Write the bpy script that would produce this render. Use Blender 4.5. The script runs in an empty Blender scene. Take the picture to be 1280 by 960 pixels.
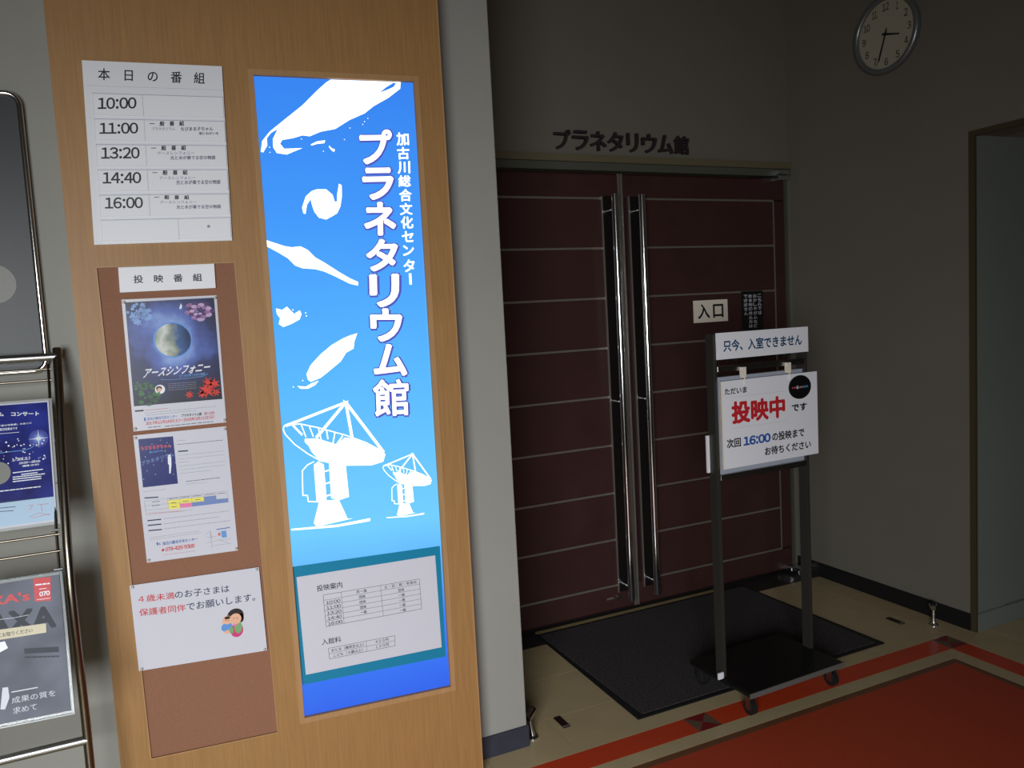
import bpy, bmesh, math, random
from mathutils import Vector, Matrix
from mathutils.geometry import tessellate_polygon
random.seed(4)
scene = bpy.context.scene
COL = scene.collection

# ---------------------------------------------------------------- camera
cd = bpy.data.cameras.new('camera'); cam = bpy.data.objects.new('camera', cd); COL.objects.link(cam)
cd.sensor_fit = 'HORIZONTAL'; cd.sensor_width = 36.0; cd.lens = 27.63346
R_, U_, F_ = Vector([0.90731, -0.416969, -0.054086]), Vector([0.084721, 0.055301, 0.994869]), Vector([0.411838, 0.907237, -0.085501])
m = Matrix.Identity(4)
for i in range(3):
    m[i][0], m[i][1], m[i][2] = R_[i], U_[i], -F_[i]
m.translation = (0, 0, 1.5)
cam.matrix_world = m
cd.clip_start = 0.05
scene.camera = cam

# ---------------------------------------------------------------- world, window light, exposure
scene.view_settings.view_transform = 'Standard'
scene.view_settings.look = 'None'
scene.view_settings.gamma = 1.0
scene.view_settings.exposure = 0.0
wd = bpy.data.worlds.new('world'); scene.world = wd; wd.use_nodes = True
wd.node_tree.nodes['Background'].inputs['Color'].default_value = (1.0, 0.84, 0.62, 1)
wd.node_tree.nodes['Background'].inputs['Strength'].default_value = 0.025

def area(name, loc, target, sx, sy, power, color, spread):
    l = bpy.data.lights.new(name, 'AREA'); l.shape = 'RECTANGLE'; l.size = sx; l.size_y = sy
    l.energy = power; l.color = color; l.spread = math.radians(spread)
    o = bpy.data.objects.new(name, l); COL.objects.link(o); o.location = loc
    o.rotation_euler = (Vector(target) - Vector(loc)).to_track_quat('-Z', 'Y').to_euler()
    return o
LPOS, LTGT, LPOW, LSPR = (-1.0, -1.2, 1.4), (0.85, 2.4, 0.15), 41, 93
# daylight of the lobby's tall glazing, to the left behind the photographer
area('lobby_window_light', LPOS, LTGT, 1.4, 1.1, LPOW, (0.93, 0.97, 1.0), LSPR)

# ---------------------------------------------------------------- materials
def srgb(r, g, b):
    f = lambda c: (c/255/12.92) if c/255 <= 0.04045 else ((c/255+0.055)/1.055)**2.4
    return (f(r), f(g), f(b), 1)
def mat(name, col, rough=0.6, metal=0.0, noise=0.0, scale=40, bump=0.0, stretch=(1,1,1), coat=0.0, spec=0.5, col2=None, detail=3):
    M = bpy.data.materials.new(name); M.use_nodes = True
    nt = M.node_tree; b = nt.nodes['Principled BSDF']
    b.inputs['Base Color'].default_value = col; b.inputs['Roughness'].default_value = rough
    b.inputs['Metallic'].default_value = metal; b.inputs['Coat Weight'].default_value = coat
    b.inputs['Specular IOR Level'].default_value = spec
    if noise or bump:
        tc = nt.nodes.new('ShaderNodeTexCoord'); mp = nt.nodes.new('ShaderNodeMapping')
        mp.inputs['Scale'].default_value = stretch
        n = nt.nodes.new('ShaderNodeTexNoise'); n.inputs['Scale'].default_value = scale; n.inputs['Detail'].default_value = detail
        nt.links.new(tc.outputs['Object'], mp.inputs['Vector']); nt.links.new(mp.outputs[0], n.inputs['Vector'])
        if noise:
            r = nt.nodes.new('ShaderNodeValToRGB')
            lo = col2 or tuple(c*(1-noise) for c in col[:3])+(1,)
            hi = col if col2 else tuple(min(1, c*(1+noise)) for c in col[:3])+(1,)
            r.color_ramp.elements[0].color = lo; r.color_ramp.elements[0].position = 0.3
            r.color_ramp.elements[1].color = hi; r.color_ramp.elements[1].position = 0.7
            nt.links.new(n.outputs['Fac'], r.inputs[0]); nt.links.new(r.outputs[0], b.inputs['Base Color'])
        if bump:
            bp = nt.nodes.new('ShaderNodeBump'); bp.inputs['Strength'].default_value = bump; bp.inputs['Distance'].default_value = 0.002
            nt.links.new(n.outputs['Fac'], bp.inputs['Height']); nt.links.new(bp.outputs[0], b.inputs['Normal'])
    return M
def ink(name, col, rough=0.45):
    return mat(name, col, rough)
def glow(name, col, strength):
    M = bpy.data.materials.new(name); M.use_nodes = True
    b = M.node_tree.nodes['Principled BSDF']; b.inputs['Base Color'].default_value = (0.02,0.02,0.02,1)
    b.inputs['Roughness'].default_value = 0.12
    b.inputs['Emission Color'].default_value = col; b.inputs['Emission Strength'].default_value = strength
    return M

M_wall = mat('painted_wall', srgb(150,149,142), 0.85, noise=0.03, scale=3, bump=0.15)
M_wall2 = mat('shaded_recess_wall', srgb(112,107,96), 0.85, noise=0.03, scale=3, bump=0.1)  # wall colour darkened, part of the recess's shade is in it
M_corr = mat('corridor_wall_paint', srgb(110,116,110), 0.8, noise=0.04, scale=3)
M_ceil = mat('ceiling_paint', srgb(130,128,120), 0.9, noise=0.03, scale=6)
M_base = mat('vinyl_baseboard', srgb(52,54,66), 0.45, noise=0.12, scale=25)
M_base2 = mat('black_vinyl_baseboard', srgb(18,18,20), 0.5, noise=0.1, scale=25)
M_wood = mat('maple_veneer', srgb(159,118,70), 0.5, noise=0.1, scale=60, stretch=(3,3,0.12), bump=0.05)
M_wood_l = mat('pale_veneer_edge', srgb(172,132,88), 0.5, noise=0.08, scale=60, stretch=(3,3,0.12))
M_cork = mat('cork_board', srgb(140,97,74), 0.85, noise=0.12, scale=300, bump=0.3)
M_white = mat('white_plastic', srgb(230,231,236), 0.45)
M_card = mat('white_card', srgb(236,237,242), 0.5)
M_paper = mat('laminated_white_paper', srgb(208,208,218), 0.28)
M_grey = ink('grey_print', srgb(150,152,165))
M_lgrey = ink('pale_grey_print', srgb(196,198,208))
M_black = ink('black_print', srgb(22,24,30))
M_navy = ink('navy_print', srgb(32,42,84))
M_red = ink('red_print', srgb(200,40,48))
M_rose = ink('rose_print', srgb(200,84,92))
M_blue = ink('blue_print', srgb(38,88,172))
M_signblue = ink('dark_teal_print', srgb(30,74,110))
M_whiteink = ink('white_print', srgb(235,238,245))
M_skyink = ink('sky_blue_print', srgb(96,150,214))
M_yellow = ink('yellow_print', srgb(236,226,96))
M_pink = ink('pink_print', srgb(232,120,170))
M_bluecell = ink('slate_blue_print', srgb(110,134,190))
M_skin = ink('skin_tone_print', srgb(232,178,148))
M_hair = ink('dark_hair_print', srgb(40,26,26))
M_green = ink('green_print', srgb(120,170,110))
M_magenta = ink('magenta_print', srgb(205,60,120))
M_teal = mat('teal_plastic_sleeve', srgb(26,130,166), 0.3)
M_chrome = mat('polished_steel', (0.72,0.73,0.74,1), 0.14, metal=1)
M_steel = mat('brushed_steel', (0.42,0.42,0.41,1), 0.32, metal=1, noise=0.1, scale=30, stretch=(1,1,8))
M_bronze = mat('bronze_tinted_steel', (0.22,0.19,0.15,1), 0.3, metal=1)
M_alu = mat('aluminium_inlay', (0.37,0.335,0.295,1), 0.42, metal=.75)
M_darkframe = mat('dark_grey_metal', srgb(62,60,56), 0.4, metal=0.4)
M_headolive = mat('olive_painted_metal', srgb(104,96,72), 0.6)
M_headgrey = mat('grey_green_metal', srgb(82,84,74), 0.45)
M_maroon = mat('maroon_door_laminate', srgb(64,40,38), 0.42, noise=0.08, scale=8, spec=0.35)
M_maroon_d = mat('dark_maroon_door_edge', srgb(44,20,22), 0.45, spec=0.35)
M_blackmetal = mat('black_steel', srgb(20,20,20), 0.35)
M_pull = mat('dark_pull_plate', srgb(24,20,20), 0.3)
M_rubber = mat('black_rubber', srgb(20,20,21), 0.6)
M_matpile = mat('charcoal_carpet_pile', srgb(54,48,48), 0.95, noise=0.75, scale=120, bump=0.9, detail=6)
M_tile = mat('cream_vinyl_tile', srgb(184,164,126), 0.3, noise=0.05, scale=9, spec=0.4)
M_grout = mat('dark_tile_joint', srgb(92,80,56), 0.8)
M_orange = mat('orange_vinyl', srgb(198,66,34), 0.34, noise=0.05, scale=9, spec=0.4)
M_field = mat('orange_floor_field', srgb(176,64,36), 0.5, noise=0.08, scale=120)
M_brown = mat('brown_vinyl', srgb(112,72,48), 0.4, noise=0.08, scale=14)
M_crimson = mat('crimson_vinyl', srgb(124,30,32), 0.35, noise=0.05, scale=9)
M_greytri = mat('taupe_vinyl', srgb(104,84,66), 0.35, noise=0.05, scale=9)
M_thresh = mat('dark_threshold_plate', srgb(42,42,42), 0.35)
M_brass = mat('brown_metal_plate', srgb(56,40,34), 0.4, metal=0.5)
M_plate = mat('ivory_plate', srgb(236,226,210), 0.5)
M_clockface = mat('clock_face', srgb(170,164,144), 0.5)
M_clockrim = mat('clock_rim', srgb(130,134,136), 0.3, metal=0.6)
M_letter = mat('dark_brown_lettering', srgb(46,34,38), 0.5)
M_panel = mat('blackboard_panel', srgb(38,40,42), 0.45, noise=0.1, scale=200)
M_disc = mat('grey_print_disc', srgb(128,128,122), 0.5)
M_board = mat('pale_grey_backing', srgb(168,172,184), 0.5)
M_cream = mat('cream_label', srgb(206,196,166), 0.5)
M_cover = mat('grey_magazine_cover', srgb(98,102,116), 0.6, noise=0.35, scale=9, detail=2)
M_coverdark = ink('cover_dark_print', srgb(46,50,60), .6)
M_clear = bpy.data.materials.new('clear_acrylic'); M_clear.use_nodes = True
_n = M_clear.node_tree; _b = _n.nodes['Principled BSDF']
_b.inputs['Base Color'].default_value = (0.9,0.95,0.97,1); _b.inputs['Roughness'].default_value = 0.08; _b.inputs['Alpha'].default_value = 0.22

_g = [(0.0540,1.4916)][0]
GLOBE = (_g[0]-0.06, 0.0, _g[1]-1.3)
def ramp_mat(name, stops, axis='Z', lo=0, hi=1, rough=0.4, noise=0.0, nscale=6, emit=0.0):
    """gradient of print colours or painted-in backlight along one object axis, broken up by noise"""
    M = bpy.data.materials.new(name); M.use_nodes = True
    nt = M.node_tree; b = nt.nodes['Principled BSDF']; b.inputs['Roughness'].default_value = rough
    tc = nt.nodes.new('ShaderNodeTexCoord'); sp = nt.nodes.new('ShaderNodeSeparateXYZ'); nt.links.new(tc.outputs['Object'], sp.inputs[0])
    mr = nt.nodes.new('ShaderNodeMapRange'); mr.inputs['From Min'].default_value = lo; mr.inputs['From Max'].default_value = hi
    if axis == 'D':                                  # distance from the printed globe
        ds = nt.nodes.new('ShaderNodeVectorMath'); ds.operation = 'DISTANCE'
        nt.links.new(tc.outputs['Object'], ds.inputs[0]); ds.inputs[1].default_value = GLOBE
        nt.links.new(ds.outputs['Value'], mr.inputs['Value'])
    else: nt.links.new(sp.outputs[axis], mr.inputs['Value'])
    src = mr.outputs[0]
    if noise:
        n = nt.nodes.new('ShaderNodeTexNoise'); n.inputs['Scale'].default_value = nscale; n.inputs['Detail'].default_value = 4
        nt.links.new(tc.outputs['Object'], n.inputs['Vector'])
        ma = nt.nodes.new('ShaderNodeMath'); ma.operation = 'MULTIPLY_ADD'; ma.inputs[1].default_value = noise
        nt.links.new(n.outputs['Fac'], ma.inputs[0])
        sb = nt.nodes.new('ShaderNodeMath'); sb.operation = 'SUBTRACT'; sb.inputs[1].default_value = noise/2
        nt.links.new(src, sb.inputs[0]); nt.links.new(sb.outputs[0], ma.inputs[2]); src = ma.outputs[0]
    r = nt.nodes.new('ShaderNodeValToRGB'); e = r.color_ramp.elements
    e[0].position, e[0].color = stops[0]; e[1].position, e[1].color = stops[-1]
    for p, c in stops[1:-1]:
        x = e.new(p); x.color = c
    nt.links.new(src, r.inputs[0])
    if emit:
        b.inputs['Base Color'].default_value = (0.02,0.02,0.02,1)
        nt.links.new(r.outputs[0], b.inputs['Emission Color']); b.inputs['Emission Strength'].default_value = emit
    else:
        nt.links.new(r.outputs[0], b.inputs['Base Color'])
    return M
M_backlit = ramp_mat('backlit_blue_film', [(0.0, srgb(36,98,235)), (0.12, srgb(48,128,250)), (0.3, srgb(112,206,255)), (0.55, srgb(84,182,255)), (0.8, srgb(60,150,250)), (1.0, srgb(50,130,240))], 'Z', 0.34, 2.21, 0.12, 0.05, 3, 1.0)  # stronger and weaker zones of the backlight painted into the emission colour
M_litwhite = glow('backlit_white_film', (0.95, 1.0, 1.0, 1), 1.7)
M_litpurple = glow('backlit_purple_film', srgb(84,92,200), 0.9)
M_earthpic = ramp_mat('earth_poster_print', [(0.0, srgb(150,182,236)), (0.22, srgb(76,100,180)), (0.40, srgb(32,42,100)), (0.60, srgb(16,20,50)), (1.0, srgb(12,14,34))], 'D', 0.02, 0.24, 0.35, 0.75, 11)
M_earth = ramp_mat('globe_print', [(0.0, srgb(18,30,70)), (0.4, srgb(60,96,150)), (0.55, srgb(150,160,140)), (0.7, srgb(214,216,212)), (1.0, srgb(90,130,100))], 'X', GLOBE[0]+.06, GLOBE[0]-.06, 0.25, 0.7, 22)
M_earthring = ink('globe_halo_print', srgb(96,150,226))
M_rosepic = mat('purple_rose_print', srgb(150,110,160), 0.3, noise=0.3, scale=70)
M_rosedark = mat('dark_rose_print', srgb(84,56,104), 0.3)
M_roselight = mat('light_rose_print', srgb(196,164,206), 0.3)
M_blueflower = mat('blue_flower_print', srgb(112,150,206), 0.3, noise=0.4, scale=60)
M_leafpic = mat('green_leaf_print', srgb(44,96,44), 0.3, noise=0.6, scale=60)
M_maple = mat('red_maple_print', srgb(206,52,40), 0.3, noise=0.4, scale=60)
M_nightpic = mat('night_blue_print', srgb(34,44,112), 0.3, noise=0.1, scale=20)
M_concert = mat('violet_blue_print', srgb(46,56,146), 0.25, noise=0.45, scale=14, col2=srgb(28,30,92))
M_palefoot = mat('pale_blue_print', srgb(178,204,226), 0.3)

# ---------------------------------------------------------------- mesh helpers
class MB:
    def __init__(s): s.v = []; s.f = []
    def box(s, x0, x1, y0, y1, z0, z1):
        n = len(s.v)
        s.v += [(x0,y0,z0),(x1,y0,z0),(x1,y1,z0),(x0,y1,z0),(x0,y0,z1),(x1,y0,z1),(x1,y1,z1),(x0,y1,z1)]
        s.f += [tuple(n+i for i in q) for q in ((0,3,2,1),(4,5,6,7),(0,1,5,4),(1,2,6,5),(2,3,7,6),(3,0,4,7))]
        return s
    def tube(s, pts, r, n=12, cap=True):
        pts = [Vector(p) for p in pts]; rings = []
        up = None
        for i, p in enumerate(pts):
            d = (pts[min(i+1, len(pts)-1)] - pts[max(i-1, 0)]).normalized()
            if up is None:
                up = d.orthogonal().normalized()
            up = (up - d*up.dot(d)).normalized(); w = d.cross(up)
            rr = r[i] if isinstance(r, (list, tuple)) else r
            base = len(s.v)
            for k in range(n):
                a = 2*math.pi*k/n
                s.v.append(tuple(p + (up*math.cos(a) + w*math.sin(a))*rr))
            rings.append(base)
        for a, b in zip(rings, rings[1:]):
            for k in range(n):
                s.f.append((a+k, a+(k+1)%n, b+(k+1)%n, b+k))
        if cap:
            s.f.append(tuple(rings[0]+k for k in reversed(range(n)))); s.f.append(tuple(rings[-1]+k for k in range(n)))
        return s
    def prism(s, outline, to3, d0, d1):
        """closed outline (2-D) between two depths of a plane mapping to3(a, b, lift)"""
        n = len(s.v); k = len(outline)
        s.v += [tuple(to3(a, b, d0)) for a, b in outline] + [tuple(to3(a, b, d1)) for a, b in outline]
        tris = tessellate_polygon([[Vector((a, b, 0)) for a, b in outline]])
        s.f += [tuple(n+i for i in t) for t in tris] + [tuple(n+k+i for i in t) for t in tris]
        s.f += [(n+i, n+(i+1)%k, n+k+(i+1)%k, n+k+i) for i in range(k)]
        return s
ORIGIN = {}
def build(mb, name, material, parent=None, smooth=False, bevel=0.0, seg=2):
    off = Vector(ORIGIN.get(parent.name, (0,0,0))) if parent else Vector((0,0,0))
    me = bpy.data.meshes.new(name)
    me.from_pydata([tuple(Vector(v)-off) for v in mb.v], [], mb.f)
    bm = bmesh.new(); bm.from_mesh(me)
    bmesh.ops.recalc_face_normals(bm, faces=bm.faces)
    if bevel: bmesh.ops.bevel(bm, geom=list(bm.edges), offset=bevel, segments=seg, affect='EDGES', clamp_overlap=True)
    bm.to_mesh(me); bm.free()
    if smooth:
        for p in me.polygons: p.use_smooth = True
        try: me.set_sharp_from_angle(angle=math.radians(40))
        except Exception: pass
    me.materials.append(material)
    o = bpy.data.objects.new(name, me); COL.objects.link(o)
    if parent: o.parent = parent
    ORIGIN[o.name] = tuple(off)
    return o
def thing(name, label, cat, loc=(0,0,0), rz=0.0, group=None):
    o = bpy.data.objects.new(name, None); COL.objects.link(o)
    o.location = loc; o.rotation_euler = (0,0,rz); o.empty_display_size = 0.1
    o['label'] = label; o['category'] = cat
    if group: o['group'] = group
    ORIGIN[o.name] = (0,0,0) if rz else tuple(loc)
    return o
def tag(o, label, cat, group=None):
    o['label'] = label; o['category'] = cat
    if group: o['group'] = group
    return o
def struct(mb, name, material, **k):
    o = build(mb, name, material, **k); o['kind'] = 'structure'; return o

# flat prints and cards: a plane mapping plus collectors
def plane_y(y):           return lambda a, b, l: Vector((a, y - l, b))
def plane_x(x):           return lambda a, b, l: Vector((x - l, a, b))
def plane_local(y):       return lambda a, b, l: Vector((a, y - l, b))
RK = Vector((0, -1, 0.346)).normalized()
def plane_rack():         return lambda a, b, l: Vector((a, 2.03+0.346*(b-0.7), b)) + RK*l
TXT = {}
FULL = {c: chr(ord(c)+0xFEE0) for c in '0123456789:-/()'}
ADV = {':': .30, '-': .42, '/': .42, '(': .36, ')': .36}
def text_mesh(s, bold):
    key = (s, bold)
    if key not in TXT and len(s) > 1 and any(c in '0123456789' for c in s):
        v, f, lay = [], [], []; x = 0.0            # digits set one by one in the same face as the kana
        for ch in s:
            if ch == ' ': x += .3; continue
            gv, gf, gl = text_mesh(FULL.get(ch, ch), bold); adv = ADV.get(ch, .56 if ch in FULL else 1.0)
            gx = [p[0] for p in gv]; c0 = (min(gx)+max(gx))/2 if ch in FULL else .5
            n0 = len(v); v += [(p[0]-c0+x+adv/2, p[1]) for p in gv]; f += [tuple(n0+i for i in t) for t in gf]; lay += gl; x += adv
        TXT[key] = (v, f, lay)
    if key not in TXT and s in FULL:
        TXT[key] = text_mesh(FULL[s], bold)
    if key not in TXT:
        c = bpy.data.curves.new('t', 'FONT'); c.body = s; c.resolution_u = 3
        o = bpy.data.objects.new('t', c); COL.objects.link(o)
        dg = bpy.context.evaluated_depsgraph_get(); dg.update()
        me = o.evaluated_get(dg).to_mesh()
        v = [(p.co.x, p.co.y) for p in me.vertices]; f = [tuple(p.vertices) for p in me.polygons]
        lay = [0]*len(v)
        if bold:                                    # heavier strokes: the outline repeated a little to each side
            v0_, f0_ = v, f; v = []; f = []
            k_n = 6; lay = []
            for k in range(k_n):
                lay += [k]*len(v0_)
                a = 2*math.pi*k/k_n; n0 = len(v)
                v += [(x+bold*math.cos(a), y+bold*math.sin(a)) for x, y in v0_]; f += [tuple(n0+i for i in t) for t in f0_]
        o.evaluated_get(dg).to_mesh_clear(); bpy.data.objects.remove(o); bpy.data.curves.remove(c)
        TXT[key] = (v, f, lay)
    return TXT[key]
class Sheet:
    def __init__(s, to3, lift): s.to3 = to3; s.lift = lift; s.parts = {}
    def _mb(s, name, material, lift):
        return s.parts.setdefault((name, material.name, lift), MB())
    def T(s, material, body, q, bold=0.012, name='lettering', dz=0.0, shift=(0,0), ref=None):
        bl, br, tl = [Vector(p) for p in q]
        v, f, lay = text_mesh(body, bold)
        rv = text_mesh(body, ref)[0] if ref is not None else v
        xs = [p[0] for p in rv]; ys = [p[1] for p in rv]
        x0, x1, y0, y1 = min(xs), max(xs), min(ys), max(ys)
        U = br-bl; V = tl-bl
        bl = bl + Vector(shift)
        mb = s._mb(name, material, s.lift+dz); n = len(mb.v)
        for (x, y), k in zip(v, lay):
            p = bl + U*((x-x0)/(x1-x0)) + V*((y-y0)/(y1-y0))
            mb.v.append(tuple(s.to3(p.x, p.y, s.lift+dz+k*0.00004)))
        mb.f += [tuple(n+i for i in t) for t in f]
    def P(s, material, pts, name='artwork', dz=0.0):
        mb = s._mb(name, material, s.lift+dz); n = len(mb.v)
        mb.v += [tuple(s.to3(a, b, s.lift+dz)) for a, b in pts]
        mb.f += [tuple(n+i for i in t) for t in tessellate_polygon([[Vector((a, b, 0)) for a, b in pts]])]
    def L(s, material, pts, w, name='ruled_lines', dz=0.0):
        for a, b in zip(pts, pts[1:]):
            a = Vector(a); b = Vector(b); d = (b-a)
            if d.length < 1e-6: continue
            d.normalize(); nrm = Vector((-d.y, d.x))*w/2; a2 = a-d*w*0.3; b2 = b+d*w*0.3
            s.P(material, [tuple(a2+nrm), tuple(a2-nrm), tuple(b2-nrm), tuple(b2+nrm)], name, dz)
    def D(s, material, c, rx, ry=None, name='artwork', dz=0.0, n=20, a0=0.0):
        ry = ry or rx
        s.P(material, [(c[0]+rx*math.cos(2*math.pi*k/n+a0), c[1]+ry*math.sin(2*math.pi*k/n+a0)) for k in range(n)], name, dz)
    def rows(s, material, a, b, w, n=14, name='small_print', dz=0.0):
        """a row of unreadably small print: short dashes of uneven length"""
        a = Vector(a); b = Vector(b); d = b-a; t = 0.0
        while t < 1:
            k = random.uniform(0.5, 1.6)/n; e = min(1, t+k)
            s.L(material, [tuple(a+d*t), tuple(a+d*e)], w, name, dz); t = e+0.35/n
    def finish(s, parent):
        for (name, mname, lift), mb in s.parts.items():
            o = build(mb, name.split('#')[0], bpy.data.materials[mname], parent)
            if name in ('lettering', 'small_print', 'ruled_lines', 'numerals', 'minute_marks', 'artwork', 'table_cell', 'map', 'drawing', 'star_dots', 'emblem'): o['kind'] = 'stuff'
def slab(name, pts, to3, t, material, parent=None, base=0.0):
    return build(MB().prism(pts, to3, base, base+t), name, material, parent)
def lerp2(q, u, v):
    tl, tr, br, bl = [Vector(p) for p in q]
    a = tl.lerp(tr, u); b = bl.lerp(br, u); p = a.lerp(b, v); return (p.x, p.y)
def sub(q, u0, v0, u1, v1):
    return [lerp2(q, u0, v0), lerp2(q, u1, v0), lerp2(q, u1, v1), lerp2(q, u0, v1)]
def pins(quad, to3, parent, base, inset=0.006, r=0.004, material=None):
    for i in range(4):
        c = Vector(quad[i]); d = (sum((Vector(q) for q in quad), Vector((0,0)))/4 - c).normalized()*inset*1.4
        p = c + d
        m_ = MB(); A = to3(p.x, p.y, base); B = to3(p.x, p.y, base+0.005); m_.tube([A, to3(p.x,p.y,base+0.003), B], [r, r, r*0.6], 10)
        build(m_, 'pin', material or M_pin, parent, smooth=True)
M_pin = mat('clear_pin', srgb(190,188,180), 0.2)

# ================================================================ SETTING
WX, WY = 1.078, 2.407      # free corner of the front wall
DY, RX, RY = 3.288, 3.199, 2.245
# floor bed
fl = struct(MB().box(-4, 6, -4, 3.6, -0.06, -0.0012), 'floor', M_grout)
tile_mesh = {}
def tile(x0, x1, y0, y1, material, name='tile', gap=0.0007):
    key = (round(x1-x0,4), round(y1-y0,4), material.name)
    if key not in tile_mesh:
        w, d = x1-x0, y1-y0
        o = build(MB().box(gap, w-gap, gap, d-gap, -0.003, 0), name, material, fl); tile_mesh[key] = o.data
    else:
        o = bpy.data.objects.new(name, tile_mesh[key]); COL.objects.link(o); o.parent = fl
    o.location = (x0, y0, 0); return o
BQ, BX = 2.281, 3.066      # outer edges of the orange band
xs0 = [0.915+0.295*i for i in range(-1, 8)]; xs0[0] = 0.34
xs0[-1] = BX
ys0 = [BQ, BQ+0.25, BQ+0.55, BQ+0.85, 3.29]
for i in range(len(xs0)-1):
    for j in range(len(ys0)-1):
        tile(xs0[i], xs0[i+1], ys0[j], ys0[j+1], M_tile)
xs1 = [BX, 3.27, 3.57, 3.87, 4.17, 4.47, 4.77, 5.07]; ys1 = [BQ-0.3*i for i in range(0, 8)]
for i in range(len(xs1)-1):
    for j in range(len(ys1)-1):
        tile(xs1[i], xs1[i+1], ys1[j+1], ys1[j], M_tile)
for j in range(len(ys0)-1): tile(BX, 3.27, ys0[j], ys0[j+1], M_tile)
# bands: orange with crossed inlays, cream, brown
BW = 0.1
def crossed(x0, y0):
    c = (x0+BW/2, y0+BW/2)
    cs = [(x0,y0),(x0+BW,y0),(x0+BW,y0+BW),(x0,y0+BW)]
    for k in range(4):
        build(MB().prism([cs[k], cs[(k+1)%4], c], lambda a, b, l: Vector((a, b, l)), -0.003, 0), 'inlay_triangle', M_crimson if k % 2 == 0 else M_greytri, fl)
xc = [BX-BW, 1.648, 0.34]
for x in xc: crossed(x, BQ-BW)
segs = [(xc[1]+BW, xc[0]), (xc[2]+BW, xc[1])]
for a, b in segs: tile(a, b, BQ-BW, BQ, M_orange, 'band_strip')
tile(xc[2], xc[2]+BW, 0.0, BQ-BW, M_orange, 'band_strip')
tile(-4.0, xc[2], -1.0, 2.40, M_tile, 'floor_field')
tile(xc[2]+BW, xc[2]+BW+.065, 0.0, 2.116, M_tile, 'border_strip')
crossed(BX-BW, BQ-BW-1.31)
tile(BX-BW, BX, BQ-BW-1.31+BW, BQ-BW, M_orange, 'band_strip')
tile(BX-BW, BX, 0.0, BQ-BW-1.31, M_orange, 'band_strip')
cy0, by0 = 2.116, 2.087; cx0, bx0 = 2.893, 2.864
tile(xc[2]+BW, BX-BW, cy0, BQ-BW, M_tile, 'border_strip'); tile(cx0, BX-BW, 0.0, cy0, M_tile, 'border_strip')
tile(xc[2]+BW+.065, cx0, by0, cy0, M_brown, 'border_strip'); tile(bx0, cx0, 0.0, by0, M_brown, 'border_strip')
tile(xc[2]+BW+.065, bx0, -1.0, by0, M_field, 'floor_field')
# front wall with the display board, ends at a free corner
struct(MB().box(-4, WX, WY, 3.6, 0, 3.2), 'wall_left', M_wall, bevel=0.003)
b_ = MB().box(-4, WX+0.004, WY-0.007, WY, 0.0, 0.077).box(WX, WX+0.007, WY-0.004, DY, 0, 0.077)
struct(b_, 'baseboard_left', M_base, bevel=0.002)
# door wall above the doors
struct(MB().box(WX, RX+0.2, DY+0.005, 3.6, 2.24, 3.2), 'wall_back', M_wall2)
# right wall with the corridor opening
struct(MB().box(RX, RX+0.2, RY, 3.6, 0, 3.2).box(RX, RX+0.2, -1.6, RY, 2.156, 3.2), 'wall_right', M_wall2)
struct(MB().box(RX-0.007, RX, RY+0.012, DY, 0, 0.078), 'baseboard_right', M_base2, bevel=0.002)
struct(MB().box(RX+0.2, 5.6, RY, RY+0.16, 0, 2.156), 'wall_corridor', M_corr)
struct(MB().box(RX-0.003, RX+0.2, RY-0.006, RY+0.012, 0, 2.15), 'trim_1', M_corr)
struct(MB().box(RX-0.004, RX+0.01, RY-0.012, RY+0.014, 0, 2.17).box(RX-0.004, RX+0.01, -1.6, RY-0.012, 2.147, 2.17), 'trim_2', mat('olive_trim', srgb(66,58,38), 0.6))
struct(MB().box(RX+0.01, 5.6, RY-0.014, RY+0.012, 0, 0.082), 'baseboard_corridor', M_corr, bevel=0.002)
struct(MB().box(5.6, 5.7, -4, 3.6, 0, 2.156), 'wall_corridor_end', M_corr)
struct(MB().box(RX+0.2, 5.7, -4, RY+0.16, 2.156, 2.3), 'ceiling_corridor', M_ceil)
struct(MB().box(-4, 5.7, -4, 3.6, 3.2, 3.3), 'ceiling', M_ceil)

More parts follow.
